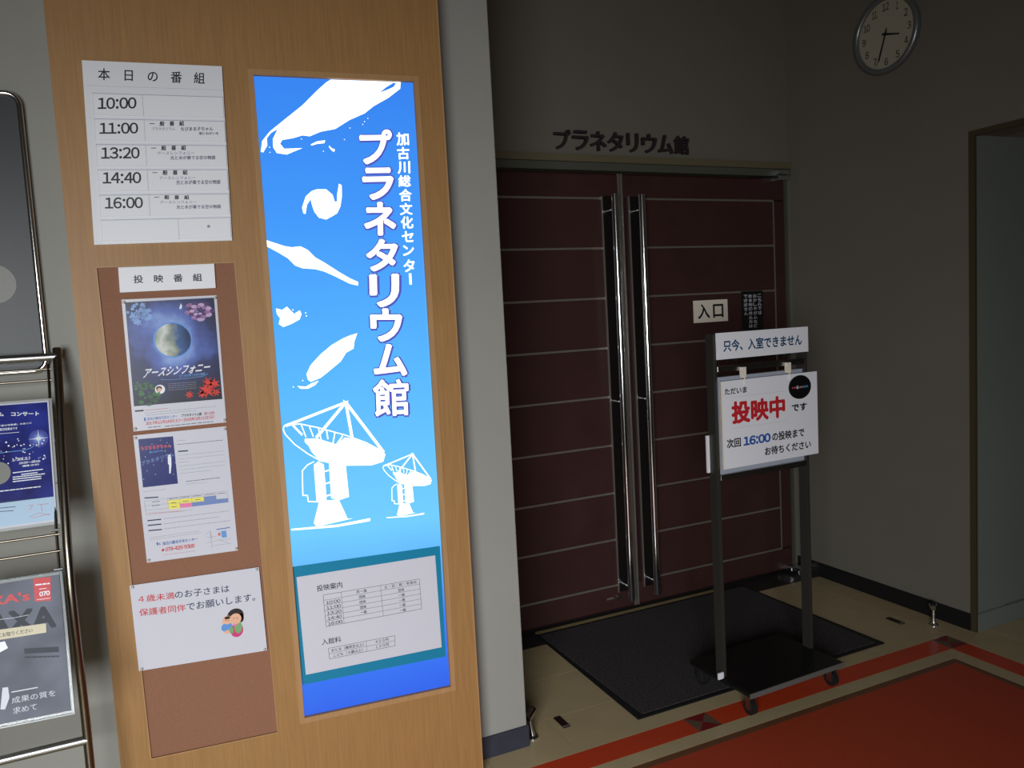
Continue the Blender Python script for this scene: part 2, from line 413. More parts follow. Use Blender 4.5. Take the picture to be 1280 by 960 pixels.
# ---------------- doors
jz = MB().box(WX, RX, DY-0.022, DY+0.05, 2.206, 2.24)
struct(jz, 'trim_3', M_headolive, bevel=0.002)
struct(MB().box(WX, RX, DY-0.016, DY+0.05, 2.168, 2.204), 'trim_4', M_headgrey, bevel=0.002)
struct(MB().box(3.160, 3.172, DY-0.012, DY+0.05, 0, 2.168), 'trim_5', M_headgrey)
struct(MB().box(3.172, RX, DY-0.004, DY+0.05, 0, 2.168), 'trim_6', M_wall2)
struct(MB().box(WX, RX, 3.128, DY+0.04, -0.003, 0.0012), 'trim_7', M_thresh)
LZ = [2.040, 1.803, 1.563, 1.321, 1.082, 0.841, 0.603, 0.368, 0.136]
SEAM = 2.121
def door(name, x0, x1, side):
    """side +1: hinge at the right edge; strips, panels and pull are laid out from the seam"""
    d = build(MB().box(x0, x1, DY+0.004, DY+0.045, 0.012, 2.160), name, M_maroon_d); d['kind'] = 'structure'
    a, b = (x0+0.10, x1-0.075) if side > 0 else (x0+0.075, x1-0.10)
    zs = [2.157]+LZ+[0.014]
    for k in range(len(zs)-1):
        if k == 0 or k == len(zs)-2:
            build(MB().box(x0+0.012, x1-0.002, DY-0.001, DY+0.004, zs[k+1]+0.006, zs[k]-0.006), 'panel', M_maroon, d)
        else:
            build(MB().box(a+0.004, b-0.006, DY-0.001, DY+0.004, zs[k+1]+0.006, zs[k]-0.006), 'panel', M_maroon, d)
    oa, ob = (b+0.006, x1-0.002) if side > 0 else (x0+0.002, a-0.006)
    build(MB().box(oa, ob, DY-0.001, DY+0.004, LZ[-1]+0.006, LZ[0]-0.006), 'stile', M_maroon, d)
    for z in LZ:
        build(MB().box(a, b, DY-0.0002, DY+0.004, z-0.005, z+0.005), 'inlay_strip', M_alu, d)
    xs = b if side > 0 else a
    build(MB().box(xs-0.005, xs+0.005, DY-0.0006, DY+0.004, LZ[-1], LZ[0]), 'inlay_strip', M_alu, d)
    e = x0+0.006 if side > 0 else x1-0.006
    build(MB().box(e-0.006, e+0.006, DY-0.002, DY+0.005, 0.014, 2.158), 'edge_strip', M_alu, d)
    px = SEAM + side*0.0765
    pl = build(MB().box(px-0.0305, px+0.0305, DY-0.004, DY+0.004, 0.10, 2.05), 'pull_plate', M_pull, d)
    for s in (-1, 1):
        build(MB().box(px+s*0.0305-0.003, px+s*0.0305+0.003, DY-0.008, DY+0.002, 0.10, 2.05), 'plate_edge', M_alu, pl)
    h = MB().tube([(px, DY-0.072, 0.075), (px, DY-0.072, 2.05)], 0.0165, 20)
    hd = build(h, 'pull_handle', M_chrome, d, smooth=True)
    for z in (0.14, 1.06, 1.98):
        build(MB().tube([(px, DY-0.072, z), (px, DY, z)], 0.009, 12), 'bracket', M_chrome, hd, smooth=True)
    return d
d1 = door('door_1', 1.09, SEAM-0.002, -1)
d2 = door('door_2', SEAM+0.002, 3.158, 1)
k_ = [(2.0146,0.0750), (1.9517,0.0645)][0]
build(MB().tube([(k_[0], DY-0.001, k_[1]), (k_[0], DY-0.012, k_[1])], 0.012, 18), 'lock_knob', M_steel, d1, smooth=True)
build(MB().box(k_[0]-0.07, k_[0]-0.03, DY-0.003, DY, k_[1]-0.004, k_[1]+0.006), 'lock_plate', M_alu, d1)
for z0, z1 in ((2.172, 2.192), (2.142, 2.164)):
    p = build(MB().box(3.075, 3.150, DY-0.055, DY+0.005, z0, z1), 'pivot_hinge', M_chrome, d2, bevel=0.003)
p = build(MB().box(3.098, 3.168, DY-0.055, DY+0.005, 0.016, 0.038).box(3.145, 3.180, DY-0.06, DY, 0.002, 0.012), 'pivot_hinge', M_chrome, d2, bevel=0.003)

# ================================================================ THINGS
# ---------------- display board
BY = 2.309
bt = plane_y(BY)
ck = [(-0.1117,1.6828), (0.2258,1.6886), (0.2372,0.3313), (-0.0959,0.3486)]
lb = [(0.3181,2.2005), (0.7799,2.2154), (0.7759,0.3336), (0.3172,0.3534)]
XL, XR = -0.172, 0.866
board = thing('display_board', 'tall maple veneer board on the wall with a corkboard and a glowing blue sign', 'display board', (0.35, 2.36, 0))
def holed(y, outer, holes, yb):
    m_ = MB(); loops = [outer]+holes
    tr = tessellate_polygon([[Vector((a, b, 0)) for a, b in L_] for L_ in loops])
    flat = [p for L_ in loops for p in L_]
    m_.v = [(a, y, b) for a, b in flat] + [(a, yb, b) for a, b in flat]; n = len(flat)
    m_.f = [tuple(t) for t in tr]
    s = 0
    for L_ in loops:
        k = len(L_)
        m_.f += [(s+i, s+(i+1)%k, n+s+(i+1)%k, n+s+i) for i in range(k)]; s += k
    return m_
outer = [(XL, 3.19), (XR, 3.19), (XR, 0.0), (XL, 0.0)]
build(holed(BY, outer, [ck, lb], BY+0.05), 'veneer_panel', M_wood, board)
build(MB().box(XL+0.002, XR-0.002, BY+0.05, WY-0.001, 0.0, 3.19), 'carcass', M_wood, board)
build(MB().box(XR, XR+0.004, BY-0.001, WY-0.001, 0.0, 3.19), 'edge_band', M_wood_l, board)
slab('cork_panel', ck, bt, 0.002, M_cork, board, base=-0.006)
def frame_of(q, w, to3, d0, d1, name, material, parent):
    c = sum((Vector(p) for p in q), Vector((0,0)))/4; inn = []
    for i in range(4):
        p, a, b = Vector(q[i]), Vector(q[i-1]), Vector(q[(i+1)%4])
        ua = (a-p).normalized(); ub = (b-p).normalized(); inn.append(p+(ua+ub)*w)
    m_ = MB()
    for i in range(4):
        j = (i+1)%4; m_.prism([tuple(q[i]), tuple(q[j]), tuple(inn[j]), tuple(inn[i])], to3, d0, d1)
    return build(m_, name, material, parent)
def grown(q, g):
    out = []
    for i in range(4):
        p, a, b = Vector(q[i]), Vector(q[i-1]), Vector(q[(i+1)%4])
        out.append(tuple(p-((a-p).normalized()+(b-p).normalized())*g))
    return out
frame_of(grown(ck, 0.003), 0.003, bt, -0.006, 0.0012, 'cork_edging', M_wood_l, board)
frame_of(grown(lb, 0.016), 0.0155, bt, -0.001, 0.0025, 'sign_frame', M_wood_l, board)
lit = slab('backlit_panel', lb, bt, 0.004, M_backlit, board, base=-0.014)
# artwork on the lit panel
S = Sheet(plane_y(BY), -0.0095)
NA = [0]
def art(pts, nm='galaxy'):
    NA[0] += 1; S.P(M_litwhite, pts, nm+'#%d' % NA[0])
art([(0.5325,2.2063), (0.7417,2.2142), (0.7386,2.1948), (0.7001,2.1658), (0.6539,2.1392), (0.6250,2.1166), (0.5802,2.0959), (0.5355,2.0677), (0.4928,2.0579), (0.4607,2.0436), (0.4402,2.0453), (0.4141,2.0365), (0.3834,2.0301), (0.3766,2.0198), (0.3866,2.0060), (0.4375,2.0095), (0.4112,1.9984), (0.3929,1.9901), (0.3656,1.9932), (0.3568,2.0089), (0.3576,2.0315), (0.3732,2.0598), (0.3550,2.0490), (0.3414,2.0333), (0.3413,2.0133), (0.3285,1.9938), (0.3222,1.9951), (0.3285,2.0253), (0.3502,2.0512), (0.3927,2.0859), (0.4466,2.1293), (0.4910,2.1728), (0.5188,2.1976)])
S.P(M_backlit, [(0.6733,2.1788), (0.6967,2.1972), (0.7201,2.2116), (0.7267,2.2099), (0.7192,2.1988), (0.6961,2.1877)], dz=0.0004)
art([(0.4615,2.0207), (0.4803,2.0302), (0.5041,2.0343), (0.5009,2.0259), (0.4798,2.0230), (0.4639,2.0177)])
art([(0.5136,2.0202), (0.5209,2.0127), (0.5302,2.0094), (0.5275,2.0021), (0.5204,2.0060), (0.5137,2.0150)])
art([(0.4263,1.8261), (0.4239,1.8426), (0.4365,1.8737), (0.4543,1.8894), (0.4703,1.8948), (0.4965,1.8953), (0.5138,1.8799), (0.5192,1.8591), (0.5258,1.8618), (0.5271,1.8801), (0.5347,1.9117), (0.5425,1.9076), (0.5406,1.8751), (0.5342,1.8461), (0.5232,1.8266), (0.5065,1.8171), (0.4901,1.8087), (0.4694,1.8139), (0.4577,1.8310), (0.4524,1.8506), (0.4499,1.8661), (0.4384,1.8505), (0.4323,1.8241)])
art([(0.3083,1.7553), (0.3266,1.7480), (0.3657,1.7343), (0.3857,1.7304), (0.4115,1.7327), (0.4313,1.7220), (0.4506,1.7008), (0.4807,1.6819), (0.5162,1.6572), (0.5471,1.6377), (0.5708,1.6263), (0.5701,1.6156), (0.5460,1.6217), (0.5045,1.6443), (0.4737,1.6594), (0.4480,1.6669), (0.4119,1.6703), (0.3920,1.6786), (0.3732,1.6997), (0.3491,1.7155), (0.3252,1.7297), (0.3085,1.7380)])
art([(0.3295,1.5590), (0.3468,1.5540), (0.3602,1.5628), (0.3695,1.5519), (0.3790,1.5411), (0.3951,1.5508), (0.3995,1.5401), (0.3932,1.5246), (0.3691,1.5128), (0.3456,1.5052), (0.3336,1.5147), (0.3389,1.5300), (0.3308,1.5434)])
art([(0.4033,1.3495), (0.4004,1.3657), (0.4143,1.3912), (0.4455,1.4209), (0.4792,1.4454), (0.5127,1.4621), (0.5350,1.4700), (0.5573,1.4752), (0.5474,1.4519), (0.5431,1.4305), (0.5205,1.4201), (0.5024,1.3954), (0.4684,1.3710), (0.4404,1.3518), (0.4107,1.3424)])
art([(0.3719,1.3335), (0.3966,1.3298), (0.4129,1.3380), (0.4345,1.3442), (0.4230,1.3318), (0.4013,1.3230), (0.3806,1.3248)])
for p in [(0.3469,2.0085), (0.3468,1.9945), (0.4369,2.0350), (0.5785,2.0724), (0.5600,2.0387), (0.6172,2.0847), (0.6338,2.1029), (0.4966,2.0030), (0.6233,2.0929)]: S.D(M_litwhite, p, 0.0014, n=8, name='star_dots')
for p in [(0.4116,1.5421), (0.4130,1.5336), (0.3763,1.5527), (0.3886,1.3480), (0.3605,1.3319)]: S.D(M_litwhite, p, 0.0018, n=8, name='star_dots')
ANT_L = [ # (points, width)
 ([(0.5084,1.2731), (0.3327,1.2226)], .0075), ([(0.5084,1.2731), (0.4165,1.1795)], .0085), ([(0.5084,1.2731), (0.5197,1.1650)], .0085), ([(0.5084,1.2731), (0.6112,1.1124)], .0085),
 ([(0.3382,1.2273), (0.3260,1.2217), (0.3231,1.2114), (0.3281,1.1965), (0.3516,1.1655), (0.3857,1.1345), (0.4208,1.1085)], .003), ([(0.3327,1.2226), (0.3715,1.2232), (0.4228,1.2064), (0.5013,1.1753), (0.5600,1.1465), (0.6112,1.1124)], .003),
 ([(0.3507,1.2217), (0.3743,1.1913)], .0055), ([(0.3740,1.2219), (0.3852,1.1831)], .003), ([(0.3970,1.2140), (0.4062,1.1823)], .003), ([(0.4227,1.2048), (0.4286,1.1700)], .003), ([(0.4459,1.1952), (0.4479,1.1705)], .0035), ([(0.4693,1.1844), (0.4619,1.1563)], .0035), ([(0.4913,1.1737), (0.4735,1.1528)], .004),
 ([(0.4022,1.1081), (0.3832,1.1008), (0.3674,1.0856), (0.3635,1.0131), (0.3765,1.0112), (0.3777,0.9930), (0.4065,0.9876)], .003),
 ([(0.4334,1.0758), (0.4480,1.0776)], .004), ([(0.4317,1.0388), (0.4469,1.0410)], .004), ([(0.4306,1.0016), (0.4453,1.0039)], .004)]
ANT_P = [[(0.3812,1.1782), (0.4152,1.1759), (0.4723,1.1513), (0.4981,1.1691), (0.5276,1.1602), (0.5813,1.1301), (0.6112,1.1124), (0.6174,1.1032), (0.6090,1.0818), (0.5718,1.0753), (0.4947,1.0842), (0.4573,1.0945), (0.4207,1.1074), (0.3976,1.1385), (0.3915,1.1554), (0.3805,1.1691)],
 [(0.4015,1.0990), (0.4154,1.1075), (0.4306,1.0963), (0.4310,1.0004), (0.4303,0.9830), (0.4012,0.9884)], [(0.4457,1.0971), (0.4947,1.0853), (0.4977,0.9896), (0.4655,0.9832), (0.4445,0.9930)], [(0.4093,0.9899), (0.4667,0.9853), (0.4886,0.9241), (0.5050,0.9226), (0.3957,0.9147), (0.3887,0.9268)],
 [(0.5009,1.2820), (0.5085,1.2748), (0.5169,1.2778), (0.5087,1.2622), (0.5025,1.2666)], [(0.3225,0.9201), (0.4548,0.9112), (0.5576,0.9148), (0.5558,0.9061), (0.4542,0.9040), (0.3247,0.9149)]]
a0 = Vector([(0.3248,1.2192)][0]); a1 = Vector([(0.6162,1.1034)][0]); a2 = Vector([(0.3224,0.9191)][0])
b0 = Vector([(0.6080,1.0673)][0]); b1 = Vector([(0.7584,1.0037)][0]); b2 = Vector([(0.6067,0.9093)][0])
def small(p):
    A = Matrix(((a1.x-a0.x, a2.x-a0.x), (a1.y-a0.y, a2.y-a0.y))).inverted()
    c = A @ (Vector(p)-a0); q = b0+(b1-b0)*c.x+(b2-b0)*c.y; return (q.x, q.y)
for pts, w in ANT_L:
    S.L(M_litwhite, pts, w, 'radio_antenna#a'); S.L(M_litwhite, [small(p) for p in pts], max(.0022, w*0.5), 'radio_antenna#b')
for pts in ANT_P:
    S.P(M_litwhite, pts, 'radio_antenna#a'); S.P(M_litwhite, [small(p) for p in pts], 'radio_antenna#b')
BIG = [('プ', [(0.6002,1.9684), (0.6992,1.9741), (0.6052,2.0684)]), ('ラ', [(0.6027,1.8653), (0.6987,1.8691), (0.6050,1.9591)]), ('ネ', [(0.5986,1.7613), (0.6970,1.7623), (0.6034,1.8600)]),
 ('タ', [(0.5977,1.6562), (0.6965,1.6553), (0.6017,1.7518)]), ('リ', [(0.6001,1.5495), (0.6926,1.5482), (0.6049,1.6485)]), ('ウ', [(0.5962,1.4472), (0.6957,1.4426), (0.5999,1.5468)]), ('ム', [(0.5978,1.3433), (0.7025,1.3370), (0.6024,1.4402)]), ('館', [(0.5899,1.2210), (0.7008,1.2153), (0.5933,1.3331)])]
for ch, q in BIG:
    b_o = 0.036 if ch != '館' else .022
    S.T(M_litpurple, ch, q, b_o+.045, 'letter_outline#'+ch, dz=0.0003, shift=(0.0014, -0.0014), ref=b_o)
    S.T(M_litwhite, ch, q, b_o, 'letter#'+ch, dz=0.0008)
for ch, q in [('加', [(0.7164,2.0272), (0.7553,2.0298), (0.7168,2.0657)]), ('古', [(0.7159,1.9864), (0.7542,1.9887), (0.7161,2.0229)]), ('川', [(0.7141,1.9444), (0.7531,1.9465), (0.7155,1.9810)]), ('総', [(0.7137,1.9056), (0.7527,1.9074), (0.7144,1.9401)]), ('合', [(0.7136,1.8628), (0.7527,1.8643), (0.7144,1.8991)]), ('文', [(0.7125,1.8221), (0.7522,1.8234), (0.7132,1.8574)]), ('化', [(0.7132,1.7813), (0.7524,1.7823), (0.7134,1.8178)]),
  ('セ', [(0.7138,1.7410), (0.7508,1.7417), (0.7138,1.7738)]), ('ン', [(0.7134,1.7005), (0.7492,1.7010), (0.7138,1.7317)]), ('タ', [(0.7123,1.6511), (0.7482,1.6524), (0.7131,1.6884)])]:
    S.T(M_litwhite, ch, q, 0.025, dz=0.0008)
S.P(M_litwhite, [(0.7282,1.6474), (0.7363,1.6472), (0.7357,1.6134), (0.7282,1.6131)])
S.finish(lit)

# ---------------- today's schedule sign
q = [(-0.0991,2.2031), (0.2360,2.2148), (0.2254,1.7492), (-0.1120,1.7412)]
sg = thing('schedule_sign', 'white sign board of show times mounted at top of wooden board', 'sign', (0.04, BY, 1.95))
slab('backing', q, bt, 0.008, M_white, sg)
vr = [.175,.313,.452,.59,.729,.866]
S = Sheet(bt, 0.0118)
for k, v0 in enumerate(vr):
    v1 = v0+0.118
    us = [(.062,.40),(.403,.992)] if k < 5 else [(.062,.60),(.603,.992)]
    for u0, u1 in us:
        slab('row_card', sub(q, u0, v0+.004, u1, v1), bt, 0.0035, M_card, sg, base=0.008)
    S.L(M_grey, [lerp2(q, .058, v0), lerp2(q, .995, v0)], .0012, dz=-0.0032)
    S.L(M_lgrey, [lerp2(q, .058, v0), lerp2(q, .058, v1)], .001, dz=-0.0032)
    S.L(M_lgrey, [lerp2(q, us[0][1]+.002, v0), lerp2(q, us[0][1]+.002, v1)], .001, dz=0)
S.L(M_lgrey, [lerp2(q, .02, .135), lerp2(q, .995, .135)], .001, dz=-0.0032)
S.T(M_black, '本　日　の　番　組', [(-0.0666,2.1568), (0.1884,2.1649), (-0.0640,2.1866)], .012, dz=-0.0032)
for s_, qq in [('10:00', [(-0.0736,2.0828), (0.0165,2.0896), (-0.0711,2.1116)]), ('11:00', [(-0.0751,2.0208), (0.0152,2.0259), (-0.0731,2.0491)]), ('13:20', [(-0.0766,1.9584), (0.0133,1.9624), (-0.0746,1.9875)]), ('14:40', [(-0.0786,1.8958), (0.0115,1.8987), (-0.0766,1.9250)]), ('16:00', [(-0.0792,1.8324), (0.0101,1.8347), (-0.0772,1.8611)])]:
    S.T(M_black, s_, qq, .02)
for qq in [[(0.0438,2.0461), (0.1276,2.0513), (0.0449,2.0590)], [(0.0421,1.9835), (0.1271,1.9878), (0.0432,1.9964)], [(0.0398,1.9201), (0.1256,1.9233), (0.0409,1.9330)], [(0.0387,1.8575), (0.1240,1.8585), (0.0396,1.8688)]]:
    S.T(M_black, '一　般　番　組', qq, .03)
S.T(M_grey, 'プラネタリウム', [(0.0480,2.0352), (0.1046,2.0389), (0.0487,2.0436)], .015); S.T(M_navy, 'ちびまる子ちゃん', [(0.1184,2.0373), (0.1992,2.0422), (0.1192,2.0475)], .02)
S.T(M_navy, '星にねがいを', [(0.1631,2.0297), (0.2128,2.0319), (0.1637,2.0371)], .02)
for qa, qb in [([(0.0558,1.9728), (0.1468,1.9771), (0.0565,1.9813)], [(0.0865,1.9614), (0.1991,1.9661), (0.0873,1.9716)]), ([(0.0556,1.9092), (0.1442,1.9122), (0.0563,1.9171)], [(0.0954,1.8969), (0.2066,1.9008), (0.0964,1.9083)]), ([(0.0519,1.8463), (0.1416,1.8483), (0.0525,1.8537)], [(0.0906,1.8329), (0.2024,1.8354), (0.0915,1.8432)])]:
    S.T(M_grey, 'アースシンフォニー', qa, .02); S.T(M_navy, '光と水が奏でる空の物語', qb, .015)
S.T(M_black, '水', [(0.1626,1.7834), (0.1720,1.7834), (0.1633,1.7916)], .03)
S.finish(sg)

# ---------------- heading card over the corkboard
CB = -0.004
q = [(-0.0620,1.6826), (0.1738,1.6874), (0.1725,1.6216), (-0.0634,1.6177)]
hc = thing('heading_card', 'small white heading card above the globe poster on the corkboard', 'card', (0.06, BY, 1.66))
slab('card', q, bt, 0.008, M_card, hc, base=CB)
S = Sheet(bt, 0.0045); S.T(M_black, '投　映　番　組', [(-0.0292,1.6405), (0.1393,1.6411), (-0.0284,1.6614)], .02); S.finish(hc)

# ---------------- globe poster
q = [(-0.0617,1.5993), (0.1735,1.6019), (0.1706,1.2498), (-0.0629,1.2498)]
po = thing('poster', 'dark blue laminated poster with the Earth, flowers and maple leaves pinned on the cork', 'poster', (0.06, BY, 1.3), group=None)
slab('sheet', q, bt, 0.0015, M_paper, po, base=CB)
S = Sheet(bt, CB+0.0019)
S.P(M_earthpic, [(-0.0539,1.5917), (0.1663,1.5956), (0.1654,1.3158), (-0.0562,1.3166)], 'picture')
c = Vector([(0.0535,1.4863)][0]); R0 = abs([(0.0999,1.4834)][0][0]-c.x)
S.D(M_earthring, c, R0*1.05, R0*1.05, dz=.0003, n=40); S.D(M_earth, c, R0*.97, dz=.0006, n=40)
def blossom(cx, mt, n, rr, spread, dz=.0004):
    for k in range(n):
        a = random.uniform(0, 6.28); d = spread*math.sqrt(random.random()); x, y = cx[0]+d*math.cos(a), cx[1]+d*math.sin(a)
        r1 = rr*random.uniform(.6, 1.2)
        S.P(mt, [(x+r1*(1 if j % 2 else .5)*math.cos(j*math.pi/5), y+r1*(1 if j % 2 else .5)*math.sin(j*math.pi/5)) for j in range(10)], 'artwork', dz+k*.00002)
blossom([(-0.0182,1.5622)][0], M_blueflower, 26, .009, .028)
blossom([(-0.0332,1.5550)][0], M_blueflower, 8, .006, .02)
rc = [(0.1251,1.5609)][0]
for k in range(26):
    a_ = k*2.4; d_ = .0295*math.sqrt(1-k/26); mt_r = (M_rosedark, M_rosepic, M_roselight)[k % 3]
    S.D(mt_r, (rc[0]+d_*math.cos(a_), rc[1]+d_*.75*math.sin(a_)), .0115*(1-k/40), .0075*(1-k/40), dz=.0004+k*.00003, n=14, a0=a_)
blossom([(-0.0222,1.3467)][0], M_leafpic, 30, .007, .030)
blossom([(-0.0348,1.3693)][0], M_leafpic, 8, .005, .014)
def maple(c_, r_, rot, mt=None):
    pts = []
    for j in range(14):
        a = rot+j*2*math.pi/14; pts.append((c_[0]+r_*(1 if j % 2 == 0 else .42)*math.cos(a), c_[1]+r_*(1 if j % 2 == 0 else .42)*math.sin(a)))
    S.P(mt or M_maple, pts, 'artwork', .0006)
maple([(0.0825,1.3345)][0], .0125, .4); 
for a_, r_, t_ in zip([(0.1278,1.3442), (0.1471,1.3591), (0.1321,1.3659), (0.1504,1.3366), (0.1141,1.3344)], (.024,.018,.016,.014,.013), (0,.5,1,1.6,.2)): maple(a_, r_, t_)
S.P(M_whiteink, [(0.0760,1.5701), (0.0811,1.5839), (0.0840,1.5762), (0.0808,1.5678)], 'artwork', .0002)
c = [(0.0104,1.3562)][0]; S.D(M_whiteink, c, .0125, dz=.0007)
S.D(M_hair, (c[0]-.002, c[1]+.003), .0075, .006, dz=.0008); S.D(M_skin, (c[0]-.0015, c[1]-.001), .005, .0055, dz=.0009)
S.T(M_whiteink, 'アースシンフォニー', [(-0.0297,1.3892), (0.1355,1.3944), (-0.0189,1.4140)], .025, dz=.001)
S.T(M_skyink, '光と水が奏でる空の物語', [(0.0604,1.3839), (0.1260,1.3852), (0.0616,1.3915)], .02, dz=.001)
S.L(M_skyink, [(0.0179,1.3863), (0.0151,1.3822), (0.0421,1.3800), (0.0873,1.3806), (0.1232,1.3832), (0.1340,1.3890)], .0012, 'artwork', .0009)
for k in range(4): S.rows(M_grey, *[(0.0313,1.3690), (0.1016,1.3685)], w=.0009, dz=.0009) if k == 0 else S.rows(M_grey, *[(a_, b_-k*.0055) for a_, b_ in [(0.0313,1.3690), (0.1016,1.3685)]], w=.0009, dz=.0009)
S.L(M_black, [(-0.0539,1.3036), (-0.0356,1.3034)], .004, 'artwork')
S.rows(M_rose, *[(-0.0307,1.3034), (0.0257,1.3032)], w=.0012); S.rows(M_grey, *[(-0.0314,1.2959), (0.1472,1.2969)], w=.0012, n=24); S.rows(M_grey, *[(-0.0295,1.2898), (0.0952,1.2909)], w=.0012, n=20)
S.T(M_blue, '加古川総合文化センター', [(-0.0278,1.2756), (0.0474,1.2759), (-0.0271,1.2836)], .01); S.P(M_blue, [(-0.0349,1.2834), (-0.0290,1.2833), (-0.0323,1.2799), (-0.0297,1.2753), (-0.0351,1.2753)], 'emblem')
S.T(M_black, 'プラネタリウム館', [(0.0574,1.2760), (0.1083,1.2758), (0.0581,1.2842)], .03); S.T(M_rose, '第118回', [(0.1149,1.2756), (0.1408,1.2758), (0.1156,1.2839)], .02)
S.T(M_red, '2017年11月18日(土)〜2018年3月11日(日)', [(-0.0322,1.2631), (0.1403,1.2636), (-0.0319,1.2728)], .02)
S.rows(M_black, *[(-0.0265,1.2566), (0.0030,1.2566)], w=.0016, n=4); S.rows(M_black, *[(0.0143,1.2554), (0.1361,1.2556)], w=.0016, n=14)
S.finish(po); pins(q, bt, po, CB+.0015)

# ---------------- second poster: programme leaflet
q = [(-0.0648,1.2391), (0.1695,1.2388), (0.1726,0.8841), (-0.0611,0.8912)]
p2 = thing('poster', 'white leaflet poster with a night-blue picture and coloured timetable pinned below the globe poster', 'poster', (0.09, BY, 0.95))
slab('sheet', q, bt, 0.0015, M_paper, p2, base=CB)
S = Sheet(bt, CB+0.0019)
S.P(M_nightpic, [(-0.0538,1.2279), (0.0317,1.2263), (0.0333,1.0957), (-0.0533,1.0968)], 'picture')
for p in [(-0.0003,1.2195), (-0.0406,1.1790), (-0.0223,1.1540), (-0.0216,1.2106), (0.0155,1.2108), (-0.0398,1.1404), (-0.0010,1.1627), (0.0315,1.1540), (0.0229,1.2008), (-0.0125,1.1732), (-0.0497,1.1190), (-0.0203,1.1287), (0.0247,1.1227)]: S.D(M_whiteink, p, .0009, n=8, dz=.0003)
S.P(M_whiteink, [(0.0143,1.1772), (0.0227,1.1780), (0.0216,1.1506), (0.0175,1.1259), (0.0141,1.1259), (0.0154,1.1505), (0.0130,1.1517)], dz=.0003)
S.T(M_rose, 'ちびまる子ちゃん', [(-0.0496,1.1968), (0.0254,1.1960), (-0.0498,1.2081)], .04, dz=.0004)
S.T(M_skyink, '星にねがいを', [(-0.0297,1.1872), (0.0032,1.1877), (-0.0296,1.1926)], .03, dz=.0004); S.D(M_green, [(0.0091,1.1888)][0], .0018, n=10, dz=.0004)
S.T(M_bluecell, 'プラネタリウム', [(-0.0523,1.1556), (0.0297,1.1725), (-0.0529,1.1670)], .02, dz=.0003)
S.rows(M_grey, *[(-0.0527,1.0849), (0.0027,1.0843)], w=.001); S.rows(M_grey, *[(0.0406,1.2125), (0.0616,1.2124)], w=.001, n=5)
S.rows(M_black, *[(0.0410,1.2024), (0.1565,1.2014)], w=.0012, n=22)
S.L(M_navy, [(0.0423,1.1834), (0.0646,1.1825)], .0036, 'artwork')
for k, (y0, ln) in enumerate([(237,275),(260,270),(280,60),(302,275),(325,270),(345,190)]):
    S.rows(M_grey, *[(a_, b_) for a_, b_ in {237:[(0.0406,1.1721), (0.1579,1.1707)],260:[(0.0406,1.1620), (0.1580,1.1604)],280:[(0.0407,1.1532), (0.0659,1.1528)],302:[(0.0406,1.1422), (0.1582,1.1415)],325:[(0.0406,1.1321), (0.1582,1.1312)],345:[(0.0406,1.1224), (0.1225,1.1208)]}[y0]], w=.001, n=22)
S.rows(M_black, *[(0.0542,1.0983), (0.1424,1.0975)], w=.0014, n=14); S.rows(M_grey, *[(0.0536,1.0910), (0.1069,1.0892)], w=.001)
S.P(M_yellow, [(0.0043,1.0532), (0.0951,1.0501), (0.0953,1.0374), (0.0040,1.0404)], 'table_cell'); S.P(M_yellow, [(0.0040,1.0404), (0.0325,1.0398), (0.0330,1.0267), (0.0046,1.0278)], 'table_cell')
S.P(M_pink, [(0.0337,1.0396), (0.0633,1.0384), (0.0636,1.0267), (0.0336,1.0280)], 'table_cell'); S.P(M_bluecell, [(0.0633,1.0384), (0.0953,1.0374), (0.0963,1.0490), (0.1270,1.0487), (0.1271,1.0383), (0.1577,1.0367), (0.1585,1.0251), (0.0636,1.0267)], 'table_cell')
for ln in ([(-0.0536,1.0596), (0.1567,1.0577)], [(-0.0527,1.0467), (0.1585,1.0365)], [(0.0043,1.0532), (0.1270,1.0487)], [(-0.0517,1.0337), (0.0033,1.0313)], [(-0.0516,1.0209), (0.0628,1.0175)], [(-0.0536,1.0596), (-0.0516,1.0209)], [(0.0039,1.0588), (0.0046,1.0278)], [(0.0340,1.0581), (0.0336,1.0280)], [(0.0644,1.0578), (0.0640,1.0267)], [(0.0956,1.0570), (0.0955,1.0289)], [(0.1269,1.0572), (0.1270,1.0270)], [(0.1567,1.0577), (0.1576,1.0253)]):
    S.L(M_grey, ln, .0007, dz=.0003)
for r_ in ([(-0.0340,1.0544), (-0.0164,1.0540)], [(0.0119,1.0447), (0.0244,1.0442)], [(0.0413,1.0450), (0.0561,1.0442)], [(0.0732,1.0449), (0.0860,1.0444)], [(0.0122,1.0336), (0.0247,1.0331)], [(-0.0357,1.0441), (-0.0173,1.0436)], [(0.0075,1.0569), (0.0296,1.0564)], [(0.0368,1.0563), (0.0592,1.0558)], [(0.0677,1.0555), (0.0890,1.0547)], [(0.0998,1.0546), (0.1223,1.0541)], [(0.1322,1.0532), (0.1519,1.0527)]): S.rows(M_navy, *r_, w=.0014, n=4, dz=.0004)
S.rows(M_rose, *[(-0.0476,1.0253), (0.0433,1.0182)], w=.0012, n=18)
for r_ in ([(-0.0513,1.0679), (-0.0195,1.0655)], [(-0.0493,1.0054), (-0.0173,1.0040)], [(-0.0496,0.9922), (-0.0180,0.9908)], [(-0.0492,0.9779), (-0.0176,0.9759)]): S.L(M_navy, r_, .0032, 'artwork')
for r_ in ([(-0.0102,1.0043), (0.1587,1.0004)], [(-0.0106,0.9905), (0.1313,0.9880)], [(-0.0105,0.9766), (0.1587,0.9727)]): S.rows(M_grey, *r_, w=.0014, n=26)
S.rows(M_grey, *[(-0.0492,0.9582), (0.0766,0.9567)], w=.001, n=24); S.rows(M_grey, *[(-0.0497,0.9523), (0.0826,0.9510)], w=.001, n=20)
